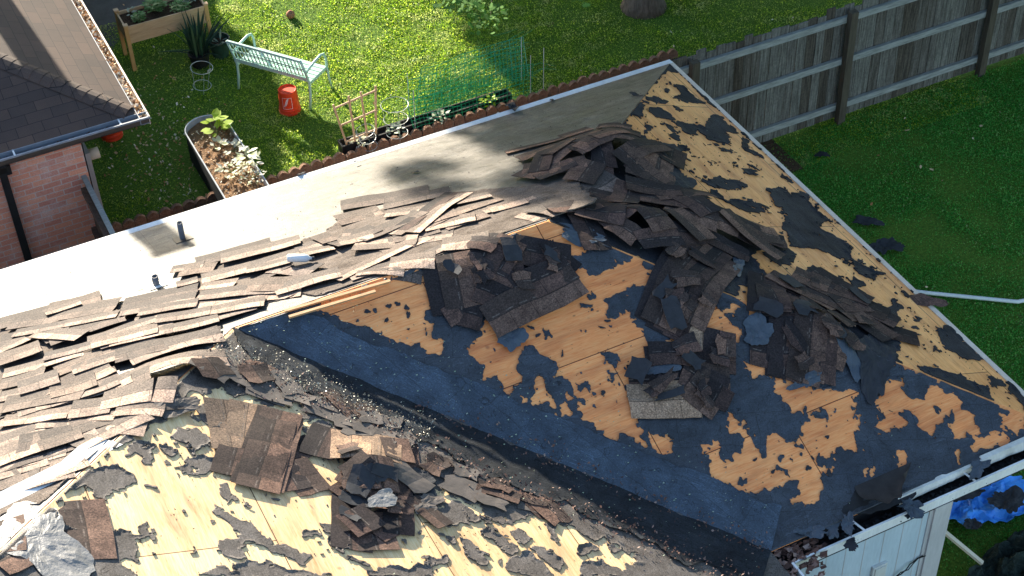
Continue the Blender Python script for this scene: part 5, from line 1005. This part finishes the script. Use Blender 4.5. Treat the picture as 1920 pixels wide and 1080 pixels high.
# edging stones
for i in range(52):
    x = -6.25+i*.165
    if x > 2.3: break
    m_ = MB(); w = .078; hh = .16; V = []
    for yy in (-.028, .028): V += [(-w, yy, 0)]+[(-w+2*w*k/8, yy, hh*(.68+.32*math.sin(math.pi*k/8))) for k in range(9)]+[(w, yy, 0)]
    k_ = 11; m_.add(V, [tuple(range(k_))[::-1], tuple(range(k_, 2*k_))]+[(j, j+1, j+1+k_, j+k_) for j in range(k_-1)])
    o = mesh('edging_stone', m_.V, m_.F, m_stone, None, loc=(x, 3.36+random.uniform(-.012, .012), random.uniform(-.015, .005))); o.rotation_euler = (random.uniform(-.15, .15), random.uniform(-.05, .05), random.uniform(-.08, .08)); tag(o, 'scalloped brown edging stone in the row along the back border', 'edging stone', 'edging stones along the back border')
m_ = MB(); m_.box((-6.4, .2, .004), (2.3, 3.30, .03)); tag(m_.obj('soil_border', m_soil), None, None, kind='structure')
bp = MB(); bp.box((-3.02, 3.46, 0), (-.42, 3.48, .17)); bp.box((-3.02, 3.62, 0), (-.42, 3.64, .17)); bp.box((-3.02, 3.48, 0), (-3.0, 3.62, .17)); bp.box((-.44, 3.48, 0), (-.42, 3.62, .17)); bp.box((-3.0, 3.48, .0), (-.44, 3.62, .10))
tag(bp.obj('trough_planter', m_black), 'long low black trough planter behind the edging stones', 'planter')
for i, (x, s, m, lab) in enumerate(((-2.74, 9, m_cream, 'white flowering seedling at the foot of the trellis'), (-2.2, 10, m_palegreen, 'grey green seedling inside the larger wire cage'), (-1.55, 8, m_cream, 'pale yellow leafed seedling under the green netting'), (-.75, 8, m_lime, 'lime seedling at the right end of the trough'))):
    leafplant('seedling', (x, 3.50, .10), lab, 'plant', s*4, .11, .10, .07, m, seed=30+i)
# trellis
tr = empty('wooden_trellis', (-2.7, 3.5, 0), 'light wooden fan trellis leaning in the border', 'trellis')
tb = [(-2.92, 3.50, .05), (-2.81, 3.50, .05), (-2.62, 3.52, .08), (-2.50, 3.52, .08)]; tt = [(-3.09, 3.42, .92), (-2.85, 3.45, .96), (-2.67, 3.46, .96), (-2.44, 3.49, .96)]
for a, c_ in zip(tb, tt): m_ = MB(); m_.bar(a, c_, .028, .014, (0, 1, 0)); m_.obj('upright', m_trel, tr)
for t in (.93, .56, .20): m_ = MB(); L_ = [np.array(a)+(np.array(c_)-np.array(a))*t for a, c_ in zip(tb, tt)]; m_.bar(L_[0]+(L_[0]-L_[3])*.03+(0, -.014, 0), L_[3]+(L_[3]-L_[0])*.03+(0, -.014, 0), .028, .012, (0, 1, 0)); m_.obj('crossbar', m_trel, tr)
# green wire netting: three bent panels
net = empty('wire_netting', (-1, 3.8, 0), 'green plastic coated wire garden netting standing around the trough', 'netting')
def netpanel(P00, P10, P01, P11, nu, nv, seed):
    m_ = MB(); r = random.Random(seed); f = lambda u, v: (np.array(P00)*(1-u)+np.array(P10)*u)*(1-v)+(np.array(P01)*(1-u)+np.array(P11)*u)*v+np.array((0, .03*math.sin(u*9+seed), .015*math.sin(u*14+v*3)))
    for i in range(nu+1): m_.tube([f(i/nu, k/4) for k in range(5)], .003 if i % 4 else .006, 3)
    for j in range(nv+1): m_.tube([f(k/12, j/nv) for k in range(13)], .0034 if 0 < j < nv else .006, 3)
    m_.obj('net_panel', m_wire_g, net)
netpanel((-1.95, 3.42, .05), (-.15, 3.42, .05), (-2.05, 3.40, .62), (-.1, 3.42, .62), 30, 9, 1)
netpanel((-1.85, 3.85, .02), (-.05, 3.85, .02), (-1.8, 3.88, .60), (0, 3.95, .60), 30, 9, 2)
netpanel((-1.7, 3.95, .03), (.1, 4.0, .03), (-1.25, 4.75, .12), (.45, 4.85, .1), 28, 11, 3)
m_ = MB()
for i in range(70):
    x = random.uniform(-1.9, 0); y = random.uniform(3.42, 4.6); z = random.uniform(.02, .5); a = random.uniform(-.3, .5); L = random.uniform(.15, .5); m_.tube([(x, y, z), (x+L*.5, y+a*L*.5, z+random.uniform(-.03, .08)), (x+L, y+a*L, z+random.uniform(-.05, .05))], .0028, 3)
m_.obj('loose_wires', m_wire_g, net)
for (x, y) in ((-1.95, 3.42), (-.15, 3.42), (-1.85, 3.85), (-.05, 3.9), (.1, 3.5)):
    m_ = MB(); m_.tube([(x, y, 0), (x+.02, y, .75)], .006, 5); m_.obj('stake', m_wire, net)
sph = MB(); sph.lathe((0, 0, 0), [(.001, 0), (.05, .005), (.07, .05), (.06, .09), (.03, .12), (.001, .13)], 12); tag(mesh('garden_ornament', sph.V, sph.F, m_terra, None, loc=(-2.37, 7.2, 0), smooth=True), 'small rounded terracotta ornament on the far lawn', 'ornament')
# ---------------- right yard
for i, (p, rx, ry, lab) in enumerate((((1540, 297), .09, .07, 'small black felt scrap on the grass near the fence'), ((1625, 422), .18, .09, 'jagged black felt piece on the grass beside the eave'), ((1660, 468), .19, .16, 'large rounded black felt piece on the grass right against the eave'))):
    sheet('felt_scrap', un(*p, 'g'), rx, ry, -.5, m_scrap, lab, 'felt scrap', crumple=.03, on='g', base=.05, seed=80+i, jag=.4)
pp = MB(); pp.tube([(1.9, -2.42, .05), (2.18, -2.65, .05), (2.99, -3.27, .05), (3.02, -3.29, .05), (3.7, -3.45, .05)], .024, 8); tag(pp.obj('plastic_pipe', m_pvc, smooth=True), 'white plastic pipe with an elbow lying on the right lawn', 'pipe')
P = plane_at(1728, 570); sheet('felt_scrap', (0.02, P[1]), .17, .09, -.9, m_sh[1], 'dark shingle piece overhanging the hip end eave above the white pipe', 'shingle', crumple=.02, on='g', h=H+.015, seed=91, jag=.15)
for i, p in enumerate(((1838, 243), (1725, 320), (1745, 325), (1700, 250))):
    P = un(*p, 'g'); sheet('fallen_leaf', P, .03, .018, i, m_litter, 'pale curled leaf on the shaded right lawn', 'leaf', 'pale leaves on the right lawn', crumple=.02, on='g', base=.05, seed=95+i, n=10, rings=2)
sheet('tarpaulin', (.56, -5.48, 0), .72, .46, -.1, m_tarp, 'crumpled bright blue tarpaulin on the ground by the porch', 'tarpaulin', crumple=.10, on='g', base=.04, seed=33, n=90, rings=14, jag=.2)
for i, (p, rx, ry) in enumerate((((1800, 925), .26, .12), ((1890, 940), .17, .17), ((1822, 985), .09, .08), ((1840, 900), .09, .1))):
    P = un(*p, .18); sheet('felt_scrap', P, rx, ry, .3*i, m_scrap, ['widest torn black felt piece on the blue tarpaulin', 'square black felt piece on the right of the blue tarpaulin', 'small black felt piece at the lower edge of the blue tarpaulin', 'black felt piece at the upper edge of the blue tarpaulin'][i], 'felt scrap', crumple=.04, on='g', h=.17, seed=40+i, n=50, jag=.3)
sheet('garden_net', (.72, -6.72, 0), .95, .52, -.15, m_darktarp, 'dark green crumpled netting heap in front of the porch', 'netting heap', crumple=.22, on='g', base=.0, seed=35, n=80, rings=16, jag=.15)
st_ = MB(); A = un(1756, 985, .55); B2 = un(1842, 1056, .22); st_.bar(A, B2, .045, .03); tag(st_.obj('timber_batten', m_stick), 'pale new timber batten leaning by the porch corner', 'batten')
sheet('foil_sheet', un(1873, 893, .35), .10, .06, .4, m_silver, 'pale grey sheet caught under the gutter beside the blue tarpaulin', 'foil sheet', crumple=.03, on='g', h=.35, seed=44)

# ================================================================ trees: one trunk in view, unseen crowns and shrub shaped and placed for their shade
def leafcloud(n, centres, size, seed, cond=None):
    r = np.random.default_rng(seed); V = []; cs = np.array([c[:3] for c in centres]); rs = np.array([c[3] for c in centres]); wts = rs**3; wts = wts/wts.sum(); k = r.choice(len(cs), n, p=wts)
    d = r.normal(size=(n, 3)); d /= np.linalg.norm(d, axis=1)[:, None]; d *= (r.random(n)**.45)[:, None]; P = cs[k]+d*rs[k][:, None]*np.array((1, 1, .75))
    if cond is not None: P = P[cond(P)]
    n = len(P); a = r.normal(size=(n, 3)); a /= np.linalg.norm(a, axis=1)[:, None]; b_ = np.cross(a, r.normal(size=(n, 3))); b_ /= np.linalg.norm(b_, axis=1)[:, None]; s = size*r.uniform(.6, 1.2, n)[:, None]
    Q = np.stack([P-a*s, P+b_*s*.45, P+a*s, P-b_*s*.45], 1); return Q
def leafmesh(name, Q, mat, parent):
    n = len(Q); me = bpy.data.meshes.new(name); me.vertices.add(n*4); L = np.array(parent.location); me.vertices.foreach_set('co', (Q-L).ravel().astype(np.float32)); me.loops.add(n*4); me.loops.foreach_set('vertex_index', np.arange(n*4, dtype=np.int32)); me.polygons.add(n); me.polygons.foreach_set('loop_start', np.arange(0, n*4, 4, dtype=np.int32)); me.polygons.foreach_set('loop_total', np.full(n, 4, np.int32)); me.materials.append(mat); me.update()
    o = bpy.data.objects.new(name, me); COL.objects.link(o); o.parent = parent; return o
def offframe(P):
    q = proj(P); return (q[:, 1] < -25) | (q[:, 0] < -30) | (q[:, 0] > 1950)
def tree(name, base, hgt, r0, clumps, n, size, label, seed, cond=offframe, lean=(0, 0)):
    t = empty(name, (base[0], base[1], 0), label, 'tree'); rr = random.Random(seed); m_ = MB(); top = np.array((base[0]+lean[0], base[1]+lean[1], hgt))
    b0 = np.array((base[0], base[1], 0)); m_.tube([b0+(0, 0, -.05), b0+(0, 0, .12), b0+(top-b0)*.12, b0+(top-b0)*.4, b0+(top-b0)*.7, top], [r0*1.5, r0*1.2, r0, r0*.85, r0*.6, r0*.3], 14)
    for c in clumps:
        s_ = b0+(top-b0)*min(.95, max(.35, c[2]/hgt*.7)); e_ = np.array(c[:3]); mid_ = (s_+e_)/2+np.array((rr.uniform(-.3, .3), rr.uniform(-.3, .3), .3)); m_.tube([s_, mid_, e_], [r0*.3, r0*.18, r0*.05], 6)
    m_.obj('trunk', m_bark, t, smooth=True); leafmesh('crown', leafcloud(n, clumps, size, seed, cond), m_oak, t); return t
R_ = random.Random(5)
def cl(cx, cy, cz, rx, ry, rz, n, r): return [(cx+R_.uniform(-rx, rx), cy+R_.uniform(-ry, ry), cz+R_.uniform(-rz, rz), r*R_.uniform(.7, 1.2)) for _ in range(n)]
tree('oak_tree', (2.52, 4.80), 8, .26, cl(3.4, 6.2, 7.3, 3.0, 2.2, 2.6, 20, 1.25)+cl(5.0, 1.0, 9.3, 4.0, 5.5, 1.6, 34, 1.5)+cl(-1.5, 8.5, 8.5, 2.5, 2.0, 1.3, 8, 1.2), 70000, .15, 'tree with a thick grey brown trunk at the top edge of the back lawn', 21, lean=(.3, .5))  # crown widened over the right lawn to block sky light
tree('oak_tree', (1.5, 15.5), 10, .3, cl(3.2, 15, 6.4, 3.4, 1.5, 4.0, 34, 1.35)+cl(-.9, 15, 8.3, 1.0, 1.2, 1.3, 9, .95)+cl(-1.0, 14, 8.3, 1.7, 1.2, 1.3, 13, 1.0)+cl(-2.6, 14, 8.1, 1.1, 1.0, 1.2, 13, .8)+cl(-4.2, 14, 8.3, .8, 1, .9, 6, .4)+cl(-2.9, 15, 8.6, 1.0, 1, 1.1, 6, .6)+cl(.2, 15, 4.2, .9, 1, 1.6, 5, .8), 98000, .16, 'leafy tree behind the back yard, out of the picture above', 22)
tree('oak_tree', (11, -3), 9, .3, cl(11, -3, 5.5, 1.5, 5.0, 3.5, 24, 1.5), 22000, .17, 'unseen leafy tree added beyond the right lawn to block sky light', 24)  # unseen tree added to darken the right lawn
tree('oak_tree', (8.5, 13), 9, .3, cl(8.0, 13, 5.5, 3.0, 1.5, 3.5, 20, 1.5), 26000, .15, 'leafy tree beyond the board fence, out of the picture above', 23)
t = empty('shade_shrub', (-5.1, 12.2, 0), 'unseen leafy shrub at the back of the yard, shaped for its shade', 'shrub'); leafmesh('foliage', leafcloud(40000, [(-4.3, 12.2, 1.9, .75), (-5.0, 12.2, 2.6, .55), (-5.9, 12.2, 2.6, .55)]+[(-6.4+i*.5, 12.2, 1.0+.9*(i % 2), .9) for i in range(5)]+[(-5.4, 12.2, 2.3, .6), (-4.7, 12.2, 2.3, .6), (-6.2, 12.2, 2.3, .6), (-5.8, 12.2, 2.5, .5), (-5.0, 12.2, 2.4, .5)], .09, 31, offframe), m_oak, t); m_ = MB(); m_.tube([(-5.1, 12.2, 0), (-5.1, 12.2, 1.5)], .05, 6); m_.obj('trunk', m_bark, t)
# low spray of oak leaves hanging into view
def lobed(c, a, b_, s):
    P = []; prof = [(-1, 0), (-.8, .18), (-.55, .5), (-.35, .22), (-.1, .62), (.15, .26), (.4, .48), (.6, .2), (1, 0)]
    P = [c+a*s*x+b_*s*y for x, y in prof]+[c+a*s*x-b_*s*y for x, y in prof[-2:0:-1]]; return P
sp_ = empty('oak_branch', (-1.2, 3.0, 2.2), 'low leafy oak branch hanging into the top of the view over the lawn', 'branch'); m_ = MB(); rr = np.random.default_rng(8)
for (x0_, y0p, x1_, y1p, n, zc) in ((815, -40, 905, 20, 90, 2.3), (860, 0, 950, 35, 60, 2.2), (880, 25, 935, 62, 26, 2.1), (1075, -30, 1112, 10, 34, 2.4), (640, -40, 700, 2, 10, 2.3)):
    for i in range(n):
        P = un(rr.uniform(x0_, x1_), rr.uniform(y0p, y1p), zc+rr.uniform(-.2, .2)); a = rr.normal(size=3); a[2] *= .4; a /= np.linalg.norm(a); nrm = np.array((rr.normal()*.35, rr.normal()*.35, 1)); b_ = np.cross(nrm, a); b_ /= np.linalg.norm(b_)
        V = lobed(P, a, b_, rr.uniform(.035, .065)); m_.add(V, [tuple(range(len(V)))])
m_.obj('leaves', mk_leaf('hanging_oak_leaf', [(0, (.045, .13, .02)), (.6, (.08, .2, .03)), (1, (.13, .26, .05))], .3, .9), sp_); m_ = MB(); A = un(920, 30, 2.15); B2 = un(930, -120, 2.6); m_.tube([(2.0, 4.8, 4.2), B2+(0, 0, .3), B2, A], [.05, .02, .012, .004], 5); m_.tube([B2, un(860, 0, 2.2)], [.012, .004], 4); m_.tube([B2, un(1095, -5, 2.4)], [.012, .004], 4); m_.obj('twig', m_bark, sp_)
print('shingles', SHN)
